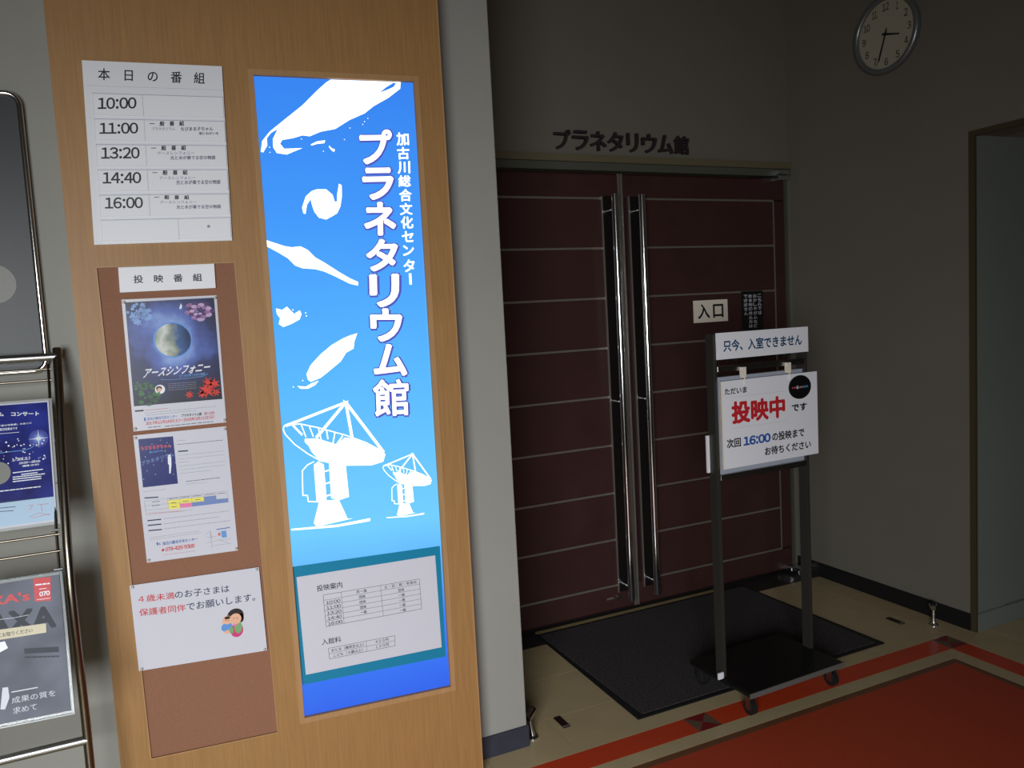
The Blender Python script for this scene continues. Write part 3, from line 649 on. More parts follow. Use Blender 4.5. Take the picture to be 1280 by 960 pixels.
S.T(M_blue, '加古川総合文化センター', [(-0.0188,0.9322), (0.0693,0.9306), (-0.0189,0.9415)], .02); S.P(M_blue, [(-0.0337,0.9426), (-0.0296,0.9424), (-0.0294,0.9345), (-0.0327,0.9341)], 'emblem'); S.P(M_blue, [(-0.0282,0.9385), (-0.0238,0.9423), (-0.0262,0.9381), (-0.0232,0.9343), (-0.0265,0.9345)], 'emblem')
S.rows(M_rose, *[(-0.0086,0.9253), (0.0631,0.9222)], w=.0009, n=20)
S.T(M_red, '079-425-5300', [(-0.0137,0.9141), (0.0610,0.9123), (-0.0137,0.9239)], .03); S.P(M_red, [(-0.0222,0.9221), (-0.0163,0.9225), (-0.0165,0.9156), (-0.0219,0.9151)], 'emblem')
S.rows(M_rose, *[(-0.0186,0.9053), (0.0615,0.9027)], w=.0009, n=16)
S.P(M_skyink, [(0.1323,0.9465), (0.1451,0.9463), (0.1462,0.9270), (0.1330,0.9274)], 'map'); S.L(M_blue, [(0.1210,0.9531), (0.1554,0.9532)], .0022, 'map'); S.T(M_red, 'K', [(0.1239,0.9346), (0.1313,0.9343), (0.1242,0.9431)], .04, dz=.0003)
for ln in ([(0.0916,0.9447), (0.1042,0.9498), (0.1068,0.9280)], [(0.0921,0.9187), (0.1238,0.9227), (0.1568,0.9205)], [(0.1044,0.9521), (0.1047,0.9023)], [(0.1238,0.9227), (0.1494,0.9112)], [(0.1052,0.9093), (0.1557,0.9077)], [(0.0921,0.9352), (0.1182,0.9346)]): S.L(M_grey, ln, .0008, 'map')
S.finish(p2); pins(q, bt, p2, CB+.0015)

# ---------------- notice for small children
q = [(-0.1081,0.8385), (0.2240,0.8277), (0.2277,0.5814), (-0.1056,0.6006)]
no = thing('notice', 'wide white notice with red and navy writing and a mother-and-baby drawing, lowest on corkboard', 'notice', (0.12, BY, 0.68))
slab('sheet', q, bt, 0.0015, M_paper, no, base=CB+.006)
S = Sheet(bt, CB+0.0079)
S.T(M_red, '４歳未満', [(-0.0906,0.7877), (-0.0017,0.7809), (-0.0901,0.8069)], .006); S.T(M_navy, 'のお子さまは', [(0.0000,0.7805), (0.1403,0.7717), (0.0000,0.8009)], .006)
S.T(M_red, '保護者同伴', [(-0.0916,0.7504), (0.0237,0.7412), (-0.0915,0.7704)], .006); S.T(M_navy, 'でお願いします。', [(0.0259,0.7407), (0.2067,0.7333), (0.0266,0.7624)], .006)
def E(c_, rx, ry, mt, dz): 
    c_ = Vector(c_); k = .00072; S.D(mt, c_, rx*k, ry*k, 'drawing', dz, 18)
_m = [(0.1503,0.7002), (0.1496,0.6918), (0.1648,0.6919), (0.1506,0.6587), (0.1549,0.6676), (0.1280,0.6932), (0.1285,0.6996), (0.1251,0.6728), (0.1271,0.6593), (0.1363,0.6619), (0.1186,0.6887), (0.1464,0.6748)]
E(_m[0], 31, 30, M_hair, .0002); E(_m[2], 10, 18, M_hair, .0002); E(_m[3], 24, 28, M_magenta, .0001); E(_m[4], 14, 26, M_green, .0004)
E(_m[1], 22, 22, M_skin, .0005); E(_m[5], 18, 17, M_skin, .0006); E(_m[6], 11, 6, M_hair, .0007); E(_m[7], 21, 18, M_skyink, .0005); E(_m[8], 15, 7, M_skin, .0006); E(_m[9], 8, 14, M_green, .0007); E(_m[10], 9, 5, M_skin, .0007); E(_m[11], 8, 5, M_pink, .0007)
for p in [(0.1455,0.6940), (0.1540,0.6935), (0.1237,0.6928), (0.1309,0.6919)]: E(p, 1.8, 1.8, M_hair, .0009)
S.finish(no); pins(q, bt, no, CB+.0075)

# ---------------- fee and timetable sheet in a teal sleeve, taped on the lit panel
q = [(0.3121,0.8083), (0.7714,0.7916), (0.7674,0.4319), (0.3196,0.4506)]
sl = thing('information_sleeve', 'teal plastic sleeve holding a white price and timetable sheet over the glowing blue sign', 'sleeve', (0.55, BY, 0.6))
slab('sleeve', q, bt, 0.002, M_teal, sl, base=-0.009)
slab('sheet', [(0.3268,0.7760), (0.7536,0.7652), (0.7557,0.4656), (0.3315,0.4787)], bt, 0.001, M_paper, sl, base=-0.007)
S = Sheet(bt, -0.0056)
S.T(M_black, '投映案内', [(0.3821,0.7215), (0.4578,0.7190), (0.3814,0.7407)], .006); S.T(M_black, '入館料', [(0.3840,0.5573), (0.4414,0.5539), (0.3847,0.5757)], .006)
t1 = [(0.3988,0.7079), (0.6968,0.6998), (0.6983,0.6033), (0.4008,0.6107)]; t2 = [(0.4023,0.5435), (0.6063,0.5372), (0.6056,0.5049), (0.4035,0.5103)]
W_ = .001
def table(t, rows, cols):
    S.L(M_black, t+[t[0]], W_)
    for r_ in rows: S.L(M_black, [lerp2(t, 0, r_), lerp2(t, 1, r_)], W_*.8)
    for c_ in cols: S.L(M_black, [lerp2(t, c_, 0), lerp2(t, c_, 1)], W_*.8)
def cell(t, s_, u0, v0, u1, v1, mt=M_black): S.T(mt, s_, [lerp2(t, u0, v1), lerp2(t, u1, v1), lerp2(t, u0, v0)], .01)
table(t1, [k/6 for k in range(1, 6)], (.18, .585)); table(t2, (.5,), (.56,))
for k, s_ in enumerate(['10:00','11:00','13:20','14:40','16:00']): cell(t1, s_, .02, (k+1.25)/6, .165, (k+1.85)/6)
cell(t1, '月〜金', .33, .03, .44, .13); cell(t1, '土・日・祝・冬休み', .62, .03, .97, .13)
for k, s_ in enumerate(['団体','団体','団体','一般']): cell(t1, s_, .355, (k+1.25)/6, .42, (k+1.85)/6)
for k, s_ in enumerate(['団体','一般','一般','一般','一般']): cell(t1, s_, .765, (k+1.25)/6, .83, (k+1.85)/6)
cell(t2, 'おとな（高校生以上）', .04, .1, .52, .4); cell(t2, 'こども（４歳以上）', .06, .6, .5, .9); cell(t2, '４００円', .7, .1, .9, .4); cell(t2, '１００円', .7, .6, .9, .9)
S.finish(sl)

# ---------------- black panel far left on the wall
wt = plane_y(2.392)
pr_ = []
tr_ = [(-0.2460,2.1341)][0]; br_ = [(-0.2641,1.4276)][0]
X1 = (tr_[0]+br_[0])/2; ZT = 2.135; ZB = 1.425; X0 = X1-1.0
def rrect(x0, x1, z0, z1, r, n=6):
    out = []
    for cx_, cz_, a in ((x1-r, z1-r, 0), (x0+r, z1-r, 90), (x0+r, z0+r, 180), (x1-r, z0+r, 270)):
        for k in range(n+1):
            t = math.radians(a+90*k/n); out.append((cx_+r*math.cos(t), cz_+r*math.sin(t)))
    return out
wp = thing('wall_panel', 'large black wall panel with rounded chrome frame and grey disc, at far left', 'panel', (X1-.5, 2.39, 1.8))
build(MB().prism(rrect(X0, X1, ZB, ZT, .03), wt, -0.014, 0.0), 'panel_board', M_panel, wp)
path = [tuple(wt(a, b, .002)) for a, b in rrect(X0, X1, ZB, ZT, .03)]; path.append(path[0])
build(MB().tube(path, .007, 10, cap=False), 'panel_frame', M_chrome, wp, smooth=True)
c = [(-0.3535,1.6543)][0]; S = Sheet(wt, .0006); S.D(M_disc, c, .05, n=36, name='disc'); S.finish(wp)

# ---------------- leaflet rack
rk = thing('leaflet_rack', 'dark metal wire leaflet rack standing at the left before the wall', 'rack', (-0.6, 2.1, 0))
up = [(2.3588,1.4803), (2.2907,1.3304), (2.2152,1.1772), (2.1430,1.0127), (2.1227,0.8999), (2.1251,0.7601), (2.1375,0.6645), (2.1420,0.5708)]
XRk = -.225; XLk = -1.05
pts = [(XRk, a, b) for a, b in up]; lastz = pts[-1][2]
pts += [(XRk, pts[-1][1]-.01, .3), (XRk, pts[-1][1]-.01, 0.0)]
for sx in (0, XLk-XRk):
    build(MB().tube([(x+sx, y, z) for x, y, z in pts], .0105, 14), 'upright', M_bronze, rk, smooth=True)
def rk3(p, l=0.0): return plane_rack()(p[0], p[1], l)
def yz(pts_): return [rk3(p) for p in pts_]
def onup(z):
    for (a, b) in zip(pts, pts[1:]):
        if b[2] <= z <= a[2]: t = (z-a[2])/(b[2]-a[2]); return a[1]+(b[1]-a[1])*t
    return pts[0][1] if z > pts[0][2] else pts[-1][1]
def bar(z, r, name, dy=0.0, x0=XLk, x1=XRk):
    y = onup(z)+dy; build(MB().tube([(x0, y, z), (x1, y, z)], r, 12), name, M_bronze if r < .008 else M_steel, rk, smooth=True)
zc = [(2.3207,1.4603), (2.2205,1.4302), (2.2123,1.4025), (2.0941,1.0400), (2.1126,1.0026), (2.1013,0.5211)]
bar(zc[0][1], .0105, 'crossbar'); bar(zc[1][1], .003, 'rod', -.012, XLk+.02, XRk-.012); bar(zc[2][1], .003, 'rod', -.012, XLk+.02, XRk-.012)
bar(zc[3][1], .003, 'rod', -.012, XLk+.02, XRk-.012); bar(zc[4][1], .003, 'rod', -.012, XLk+.02, XRk-.012)
bar(zc[5][1], .011, 'crossbar')
za, zb = zc[1][1]+.012, 0.80
rail = [(XRk-.02, onup(z)-.012, z) for z in (za, 1.35, 1.2, 1.05, .9, zb)]
rr_ = build(MB().tube(rail, .0035, 8), 'side_rail', M_bronze, rk, smooth=True)
for z in (1.255, 1.155, 1.05, .96, .87): build(MB().tube([(XRk-.03, onup(z)-.014, z), (XRk-.012, onup(z)-.014, z)], .0035, 8), 'rail_stud', M_steel, rr_, smooth=True)
rt = plane_rack()
# concert poster in the upper pocket
def sheet_on_rack(name, label, cat, quad, lift, material):
    t = thing(name, label, cat, tuple(rt(quad[2][0], quad[2][1], lift)))
    slab('sheet', quad, rt, .002, material, t, base=lift); return t
q = [(-0.4687,1.3553), (-0.2442,1.3533), (-0.2424,1.0683), (-0.4688,1.0681)]
cp = sheet_on_rack('poster', 'violet-blue starry concert poster in the upper pocket of the leaflet rack', 'poster', q, .0, M_paper)
S = Sheet(rt, .0024)
f_ = .80
S.P(M_concert, [lerp2(q, .01, .012), lerp2(q, .985, .012), lerp2(q, .985, f_), lerp2(q, .01, f_)], 'picture')
S.P(M_palefoot, [lerp2(q, .01, f_), lerp2(q, .985, f_), lerp2(q, .985, .985), lerp2(q, .01, .985)], 'picture_foot')
S.T(M_whiteink, 'コンサート', [(-0.3255,1.3232), (-0.2665,1.3187), (-0.3251,1.3331)], .04, dz=.0004); S.T(M_whiteink, 'プラネタリウム', [(-0.4249,1.3281), (-0.3404,1.3246), (-0.4246,1.3379)], .04, dz=.0004)
S.T(M_whiteink, '「星の宅急便」のあとに', [(-0.3498,1.3004), (-0.2830,1.3009), (-0.3496,1.3050)], .02, dz=.0004); S.T(M_whiteink, '星空音楽会です', [(-0.3502,1.2909), (-0.3136,1.2905), (-0.3500,1.2972)], .02, dz=.0004)
S.L(M_whiteink, [(-0.3811,1.2847), (-0.3320,1.2840), (-0.3107,1.2838)], .001, 'artwork', .0004)
c = [(-0.2706,1.2645)][0]
for k_, cc_ in enumerate(((52,62,150),(62,76,160),(78,96,176),(104,126,200),(150,172,226))): S.D(ink('star_glow_print_%d' % k_, srgb(*cc_)), c, .021-.0036*k_, n=28, name='star_glow', dz=.0003+.00004*k_)
S.D(M_whiteink, c, .0045, n=16, dz=.0006)
S.P(M_whiteink, [(c[0]-.022,c[1]),(c[0],c[1]+.0015),(c[0]+.022,c[1]),(c[0],c[1]-.0015)], dz=.0007); S.P(M_whiteink, [(c[0],c[1]-.022),(c[0]+.0015,c[1]),(c[0],c[1]+.022),(c[0]-.0015,c[1])], dz=.0006)
S.L(M_skyink, [(-0.2771,1.2503), (-0.2901,1.2429), (-0.3059,1.2401), (-0.3277,1.2402), (-0.3524,1.2396)], .0016, 'artwork', .0003)
for k in range(40):
    p = lerp2(q, random.uniform(.5, .95), random.uniform(.3, .5)); S.D(M_whiteink, p, random.uniform(.0008, .0022), n=6, dz=.0005)
c = [(-0.3580,1.1935)][0]; S.D(M_disc, c, .026, n=30, dz=.0004)
S.T(M_whiteink, '1/20(土)', [(-0.3282,1.2168), (-0.2904,1.2172), (-0.3284,1.2245)], .03, dz=.0004); S.T(M_whiteink, '19:00〜20:00', [(-0.3143,1.2089), (-0.2698,1.2087), (-0.3144,1.2138)], .03, dz=.0004); S.T(M_whiteink, '(開場 18:30)', [(-0.3078,1.2014), (-0.2727,1.2017), (-0.3079,1.2060)], .03, dz=.0004)
for qq in ([(-0.3275,1.1907), (-0.2659,1.1913)], [(-0.3101,1.1850), (-0.2773,1.1850)], [(-0.3280,1.1807), (-0.2624,1.1804)], [(-0.3282,1.1759), (-0.2700,1.1754)], [(-0.3284,1.1704), (-0.2702,1.1705)], [(-0.3561,1.1522), (-0.2728,1.1520)]): S.rows(M_whiteink, *qq, w=.0022, n=12, dz=.0004)
for qq in ([(-0.3571,1.1285), (-0.2882,1.1258)], [(-0.3577,1.1144), (-0.3258,1.1132)], [(-0.3580,1.1067), (-0.3308,1.1051)]): S.rows(M_navy, *qq, w=.0014, n=18, dz=.0004)
for qq in ([(-0.2998,1.1119), (-0.2905,1.1123), (-0.2972,1.1013)], [(-0.2995,1.0863), (-0.2791,1.0919), (-0.2560,1.0841)], [(-0.2812,1.1110), (-0.2577,1.1105)], [(-0.2734,1.1099), (-0.2720,1.0960)], [(-0.2951,1.0823), (-0.2575,1.0870)]): S.L(M_rose, qq, .0008, 'map', .0004)
S.finish(cp)
build(MB().prism(grown(q, .006), rt, -.003, -.0008), 'pocket', M_clear, cp)
# magazine in the lower pocket
q = [(-0.5018,0.9496), (-0.2452,0.9480), (-0.2382,0.6561), (-0.5014,0.6639)]
mg = sheet_on_rack('magazine', 'grey magazine with red title and cream label strip in the lower rack pocket', 'magazine', q, .0, M_cover)
S = Sheet(rt, .0024)
S.T(M_coverdark, 'JAXA', [(-0.4176,0.8281), (-0.2566,0.8214), (-0.4176,0.8905)], .045, dz=.0)
S.T(M_red, "JAXA's", [(-0.4303,0.8992), (-0.3058,0.8982), (-0.4304,0.9248)], .035, dz=.0003)
S.P(M_red, [(-0.2982,0.9491), (-0.2626,0.9462), (-0.2645,0.8949), (-0.2974,0.8986)], 'badge', .0002); S.T(M_whiteink, '070', [(-0.2874,0.9076), (-0.2660,0.9072), (-0.2875,0.9177)], .04, dz=.0005); S.rows(M_whiteink, *[(-0.2935,0.9340), (-0.2661,0.9325)], w=.003, n=3, dz=.0005)
S.rows(M_whiteink, *[(-0.2869,0.9237), (-0.2727,0.9231)], w=.0014, n=4, dz=.0005); S.rows(M_whiteink, *[(-0.2928,0.9017), (-0.2658,0.9006)], w=.0012, n=6, dz=.0005)
S.L(M_lgrey, [(-0.3678,0.8736), (-0.3425,0.8719), (-0.3117,0.8724)], .001, 'artwork', .0004)
S.P(M_coverdark, [(-0.3233,0.8033), (-0.2553,0.7936), (-0.2551,0.7822), (-0.3232,0.7929)], 'artwork', .0003); S.rows(M_coverdark, *[(-0.3223,0.7849), (-0.2564,0.7735)], w=.003, n=8, dz=.0003)
S.rows(M_lgrey, *[(-0.3513,0.7196), (-0.3016,0.7181)], w=.0022, n=14, dz=.0004)
S.T(M_lgrey, '成果の質を', [(-0.3519,0.6959), (-0.2664,0.6929), (-0.3523,0.7090)], .0, dz=.0004); S.T(M_lgrey, '求めて', [(-0.3508,0.6746), (-0.3044,0.6736), (-0.3513,0.6876)], .0, dz=.0004)
S.P(M_lgrey, [(-0.3687,0.7322), (-0.3580,0.7314), (-0.3563,0.7126), (-0.3570,0.7073), (-0.3655,0.6877), (-0.3743,0.6897)], 'artwork', .0002)
S.P(M_paper, [(-0.3756,0.8258), (-0.3601,0.8264), (-0.3546,0.8111), (-0.3727,0.8044)], 'artwork', .0003)
S.finish(mg)
qs = [(-0.4033,0.8539), (-0.2774,0.8482), (-0.2775,0.8285), (-0.4022,0.8322)]
ls = thing('label_strip', 'cream paper strip with handwritten request stuck across the grey magazine', 'label', tuple(rt(qs[0][0], qs[0][1], .004)))
slab('strip', qs, rt, .0006, M_cream, ls, base=.0032)
S = Sheet(rt, .0042); S.T(M_black, 'ご自由にお取りください', [(-0.3982,0.8366), (-0.3047,0.8343), (-0.3985,0.8458)], .01); S.finish(ls)
build(MB().prism(grown(q, .006), rt, -.003, -.0008), 'pocket', M_clear, mg)
frame_of(grown(q, .008), .002, rt, -.003, .009, 'pocket_rim', mat('tinted_acrylic_edge', srgb(92,106,108), .25), mg)

# ---------------- lettering over the doors
wl_ = thing('wall_lettering', 'dark raised sign letters fixed on the wall above the double doors', 'lettering', (2.15, DY, 2.3))
lx0, lx1, lz0, lz1 = 1.767, 2.541, 2.262, 2.352
for k, ch in enumerate('プラネタリウム館'):
    v_, f_2, lay_ = text_mesh(ch, .022); w_ = (lx1-lx0)/8; x_ = lx0+k*w_
    xs_ = [p[0] for p in v_]; ys_ = [p[1] for p in v_]; mb = MB(); n_ = len(v_)
    P_ = [(x_+.004+(p[0]-min(xs_))/(max(xs_)-min(xs_))*(w_-.010-(.022 if ch == 'リ' else 0))+(.011 if ch == 'リ' else 0), lz0+(p[1]-min(ys_))/(max(ys_)-min(ys_))*(lz1-lz0)) for p in v_]
    mb.v = [(a, DY-.012-k2*.00004, b) for (a, b), k2 in zip(P_, lay_)]+[(a, DY+.0045, b) for a, b in P_]
    from collections import Counter
    ed = Counter(); 
    for f in f_2:
        for i in range(len(f)): ed[tuple(sorted((f[i], f[(i+1)%len(f)])))] += 1
    mb.f = [tuple(f) for f in f_2]+[(a, b, b+n_, a+n_) for (a, b), c_ in ed.items() if c_ == 1]
    build(mb, 'letter', M_letter, wl_)
# ---------------- plate and black notice on the right leaf
dt = plane_y(DY-.001)
q = [(2.5329,1.5296), (2.7545,1.5289), (2.7501,1.4162), (2.5331,1.4151)]
x0_, x1_ = (q[0][0]+q[3][0])/2, (q[1][0]+q[2][0])/2; z0_, z1_ = (q[2][1]+q[3][1])/2, (q[0][1]+q[1][1])/2
ep = thing('entrance_plate', 'small ivory entrance plate with two black characters on the right door', 'plate', ((x0_+x1_)/2, DY, z0_))
slab('plate', [(x0_, z1_), (x1_, z1_), (x1_, z0_), (x0_, z0_)], dt, .003, M_plate, ep)
S = Sheet(dt, .0035); w_ = x1_-x0_; h_ = z1_-z0_
S.T(M_black, '入', [(x0_+.12*w_, z0_+.17*h_), (x0_+.47*w_, z0_+.17*h_), (x0_+.12*w_, z0_+.83*h_)], .03)
S.T(M_black, '口', [(x0_+.56*w_, z0_+.18*h_), (x0_+.87*w_, z0_+.18*h_), (x0_+.56*w_, z0_+.8*h_)], .03); S.finish(ep)
q = [(2.8462,1.5631), (2.9932,1.5663)]
x0_, x1_ = q[0][0], q[1][0]; z1_ = 1.566; z0_ = 1.20
bn = thing('door_notice', 'narrow black notice with small white vertical writing on the right door', 'notice', ((x0_+x1_)/2, DY, z0_))
slab('sheet', [(x0_, z1_), (x1_, z1_), (x1_, z0_), (x0_, z0_)], dt, .0015, M_blackmetal, bn)
S = Sheet(dt, .002); w_ = (x1_-x0_); cw = w_*.17; ch_ = .0225
for k, s_ in enumerate(['こちらでは', 'おかしやガムなど', '飲食物の持込みは', 'できません']):
    xa = x1_-w_*.08-cw-k*w_*.215
    for j, cc in enumerate(s_):
        zt = z1_-.018-j*ch_; S.T(M_lgrey, cc, [(xa, zt-ch_*.8), (xa+cw, zt-ch_*.8), (xa, zt)], .02)
S.finish(bn)

# ---------------- clock
CX, CY, CZ = 3.172, 2.645, 2.695; Rc = .172
ck_ = thing('wall_clock', 'round silver-rimmed analogue clock high on the right wall', 'clock', (RX, CY, CZ))
def discx(x0, x1, r0, r1, n=48):
    return MB().tube([(x0, CY, CZ), (x1, CY, CZ)], [r0, r1], n)
build(discx(RX, 3.180, Rc-.004, Rc-.002), 'clock_case', M_clockrim, ck_, smooth=True)
ring = [(CX+.002, CY+(Rc-.009)*math.cos(2*math.pi*k/48), CZ+(Rc-.009)*math.sin(2*math.pi*k/48)) for k in range(49)]
build(MB().tube(ring, .0125, 12, cap=False), 'rim', M_clockrim, ck_, smooth=True)
build(discx(3.181, 3.178, Rc-.012, Rc-.012), 'dial', M_clockface, ck_)
S = Sheet(lambda a, b, l: Vector((3.178-l, CY-a, CZ+b)), .0006)
for h in range(1, 13):
    a = math.radians(90-30*h); x_, y_ = .122*math.cos(a), .122*math.sin(a); s_ = str(h); hw = {'1': .006, '11': .014}.get(s_, .010 if len(s_) == 1 else .018)
    S.T(M_black, s_, [(x_-hw, y_-.016), (x_+hw, y_-.016), (x_-hw, y_+.016)], .01, 'numerals')
for k in range(60):
    a = math.radians(6*k); S.L(M_black, [(.146*math.cos(a), .146*math.sin(a)), (.152*math.cos(a), .152*math.sin(a))], .0015, 'minute_marks')
S.finish(ck_)
def hand(name, deg, L_, w, l, tail=.02):
    a = math.radians(90-deg); d = Vector((math.cos(a), math.sin(a))); n = Vector((-d.y, d.x))
    to3 = lambda a_, b_, l_: Vector((3.178-l_, CY-a_, CZ+b_))
    pts_ = [tuple(d*-tail+n*w), tuple(d*-tail-n*w), tuple(d*L_-n*w*.6), tuple(d*L_+n*w*.6)]
    build(MB().prism(pts_, to3, l, l+.001), name, M_black, ck_)
hand('hour_hand', 106, .075, .005, .003); hand('minute_hand', 198, .118, .004, .005); hand('second_hand', 200, .14, .0012, .007, .03)
build(discx(3.176, 3.168, .007, .006, 14), 'hub', M_black, ck_, smooth=True)

# ---------------- floor plates and door stops
for i, (x_, y_) in enumerate(((1.255, 2.485), (3.018, 2.502))):
    fp = thing('floor_plate', ['small dark magnetic floor plate in the cream tiles near the left wall corner', 'small dark magnetic floor plate in the cream tiles near the right wall'][i], 'floor plate', (x_, y_, 0), group='floor plates of the doors')
    build(MB().box(x_-.014, x_+.014, y_-.042, y_+.042, 0, .003), 'plate', M_brass, fp, bevel=.001)
    build(MB().box(x_-.012, x_+.012, y_-.038, y_-.030, .003, .0045), 'screw_strip', M_alu, fp)
def stop(x, y, lab, lean, gx):
    t = thing('door_stop', lab, 'door stop', (x, y, 0), group='chrome floor door stops')
    build(MB().tube([(x,y,0),(x,y,.004),(x,y,.010)], [.020,.020,.012], 20), 'base', M_chrome, t, smooth=True)
    tx, ty = x+lean[0], y+lean[1]
    build(MB().tube([(x,y,.008),(x+lean[0]*.3,y+lean[1]*.3,.03),(tx,ty,.078)], [.010,.0065,.0065], 14), 'stem', M_chrome, t, smooth=True)
    build(MB().tube([(tx-gx[0]*.4,ty-gx[1]*.4,.082-gx[2]*.4),(tx,ty,.082),(tx+gx[0],ty+gx[1],.082+gx[2])], [.012,.014,.017], 16), 'head', M_chrome, t, smooth=True)
    e = (tx+gx[0],ty+gx[1],.082+gx[2]); e2 = tuple(e[i]+gx[i]*.25 for i in range(3))
    build(MB().tube([e, e2], .012, 16), 'rubber_tip', M_rubber, t, smooth=True)
stop(1.117, 2.445, 'chrome floor door stop with tilted head at the left wall corner', (-.012, .0, 0), (.022, .016, .012))
stop(3.118, 2.382, 'upright chrome floor door stop by the black baseboard of right wall', (0, 0), (-.004, .0, .016))

# ---------------- door mat
mq = [(1.5346,3.2751), (2.7439,3.2243), (2.7801,2.3561), (1.5007,2.3542)]
MX0, MX1, MY0, MY1 = 1.514, 2.764, 2.356, 3.240
mt_ = thing('door_mat', 'large charcoal carpet mat with black rubber edge before the doors', 'mat', ((MX0+MX1)/2, (MY0+MY1)/2, 0))
build(MB().prism([(MX0+.01,MY1),(MX1-.012,MY1),(MX1+.01,MY0),(MX0-.01,MY0)], lambda a,b,l: Vector((a,b,l)), .0012, .005), 'rubber_edge', M_rubber, mt_)
build(MB().box(MX0+.022, MX1-.022, MY0+.022, MY1-.022, .0045, .008), 'carpet_pile', M_matpile, mt_)
build(MB().box(MX0+.02, MX1-.14, MY1+.002, MY1+.030, .0012, .005), 'back_strip', mat('beige_strip', srgb(150,132,92), .6), mt_)

# ---------------- mobile sign stand (local frame)
st = thing('sign_stand', 'black wheeled metal sign stand in front of the right door', 'stand', (2.088, 2.328, 0), math.radians(2))
HW = .227
build(MB().box(-.245, .235, -.172, .168, .082, .100), 'base_board', M_blackmetal, st, bevel=.004)
build(MB().box(-.246, .236, -.175, -.171, .082, .1005), 'base_lip', mat('grey_steel_lip', srgb(112,112,108), .4, metal=.3), st)
M_post = mat('post_steel', srgb(70,68,63), .38, metal=.5)
for sx in (-1, 1):
    build(MB().box(sx*HW-.008, sx*HW+.008, -.022, .022, .100, 1.395), 'post', M_post, st, bevel=.002)
for z in (1.266, .862):
    build(MB().box(-HW+.008, HW-.008, -.024, -.010, z-.011, z+.011), 'cross_rail', M_steel, st, bevel=.002)
build(MB().box(-HW+.008, HW-.008, -.010, .012, .873, 1.235), 'backing_panel', M_board, st)
build(MB().box(-HW-.020, -HW-.009, .014, .022, .88, 1.02), 'back_sheet_edge', M_card, st)
build(MB().box(-HW-.034, -HW-.009, -.024, -.018, .098, .122), 'tag', M_card, st)
for i, (cx_, cy_) in enumerate(((-.212, -.135), (.205, -.135), (-.212, .13), (.205, .13))):
    wz = .028 if i < 2 else .036
    w = build(MB().tube([(cx_-.010, cy_, wz), (cx_+.010, cy_, wz)], .028, 20), 'wheel', M_rubber, st, smooth=True)
    build(MB().tube([(cx_-.0105, cy_, wz), (cx_+.0105, cy_, wz)], .011, 14), 'wheel_hub', M_steel, w, smooth=True)
    w2 = MB().box(cx_-.014, cx_-.011, cy_-.012, cy_+.012, .022, .066).box(cx_+.011, cx_+.014, cy_-.012, cy_+.012, .022, .066).box(cx_-.014, cx_+.014, cy_-.014, cy_+.014, .066, .074)
    build(w2, 'fork', M_steel, st); build(MB().tube([(cx_, cy_, .074), (cx_, cy_, .082)], .014, 12), 'swivel', M_steel, st, smooth=True)
def stand_thing(name, lab, cat):
    t = thing(name, lab, cat, (2.088, 2.328, 0), math.radians(2)); return t
lt_ = plane_local(-.030)
def rect_of(q):
    x0 = (q[0][0]+q[3][0])/2; x1 = (q[1][0]+q[2][0])/2; zt = (q[0][1]+q[1][1])/2; zb = (q[2][1]+q[3][1])/2
    return [(x0, zt), (x1, zt), (x1, zb), (x0, zb)]
q = rect_of([(-0.2242,1.3982), (0.2346,1.3998), (0.2338,1.3034), (-0.2247,1.3000)])
hp = stand_thing('header_sign', 'white header sign with blue-green writing on top of the wheeled stand', 'sign')
slab('plate', q, lt_, .005, M_card, hp, base=-.006)
S = Sheet(lt_, .0)
S.T(M_signblue, '只今、入室できません', [lerp2(q, .065, .72), lerp2(q, .925, .72), lerp2(q, .065, .28)], .03); S.finish(hp)
for x_ in (-.13, .13): build(MB().box(x_-.012, x_+.012, -.024, -.010, q[2][1]-.01, q[2][1]+.02), 'clip', M_steel, hp)
q = rect_of([(-0.2147,1.2149), (0.2657,1.2285), (0.2738,0.8935), (-0.2209,0.8982)])
hs = stand_thing('hanging_sign', 'large white sign with big red characters hanging on the wheeled stand', 'sign')
slab('board', q, lt_, .006, M_card, hs, base=.0)
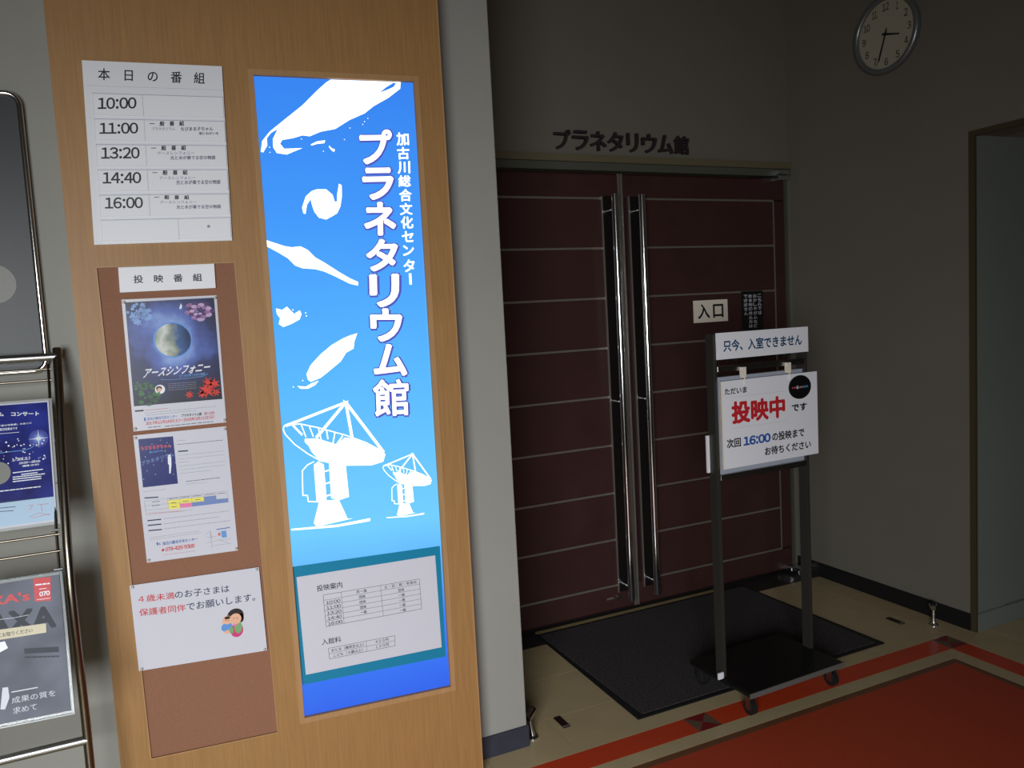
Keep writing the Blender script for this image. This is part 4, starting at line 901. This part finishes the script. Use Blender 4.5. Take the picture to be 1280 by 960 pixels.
build(MB().prism([(q[3][0], q[3][1]), (q[3][0]+.006, q[3][1]), (q[0][0]+.006, q[0][1]), (q[0][0], q[0][1])], lt_, -.002, .0065), 'edge_strip', M_plate, hs)
S = Sheet(lt_, .0068)
def G(mt, s_, u0, v0, u1, v1, bold): S.T(mt, s_, [lerp2(q, u0, v1), lerp2(q, u1, v1), lerp2(q, u0, v0)], bold)
G(M_black, 'ただいま', .035, .085, .255, .155, .03); G(M_red, '投映中', .095, .24, .645, .50, .045); G(M_black, 'です', .715, .36, .88, .45, .04)
G(M_black, '次回', .04, .66, .18, .765, .03); G(M_blue, '16:00', .205, .66, .485, .765, .045); G(M_black, 'の投映まで', .50, .66, .845, .765, .03); G(M_black, 'お待ちください', .42, .82, .915, .92, .03)
S.L(M_lgrey, [lerp2(q, .05, .19), lerp2(q, .65, .19)], .001); S.L(M_lgrey, [lerp2(q, .09, .545), lerp2(q, .66, .545)], .001)
S.finish(hs)
for u in (.235, .70):
    x_ = lerp2(q, u, 0)[0]
    h_ = MB().box(x_-.010, x_+.010, -.036, -.022, q[0][1]+.006, q[0][1]+.045).tube([(x_, -.034, q[0][1]+.012), (x_-.002, -.040, q[0][1]+.002), (x_-.002, -.041, q[0][1]-.014), (x_, -.0375, q[0][1]-.020)], .0022, 8)
    build(h_, 'hook', M_plate, hs)
cm = lerp2(q, .805, .165)
bm_ = stand_thing('oval_magnet', 'black oval magnet with tiny coloured print on hanging sign', 'magnet')
mb = MB(); N_ = 32; mb.prism([(cm[0]+.058*math.cos(2*math.pi*k/N_), cm[1]+.046*math.sin(2*math.pi*k/N_)) for k in range(N_)], lt_, .0062, .010)
build(mb, 'magnet_body', M_blackmetal, bm_)
S = Sheet(lt_, .0104)
for k, (mt, s_) in enumerate(((M_rose, '体'), (M_rose, '験'), (M_whiteink, '6'), (M_pink, 'd'), (M_green, 'e'), (M_skyink, 'o'), (M_skyink, 'm'))):
    x_ = cm[0]-.045+.0125*k; h2 = .012 if k == 2 else .008; S.T(mt, s_, [(x_, cm[1]-h2/2), (x_+.0105, cm[1]-h2/2), (x_, cm[1]+h2/2)], .03)
S.finish(bm_)
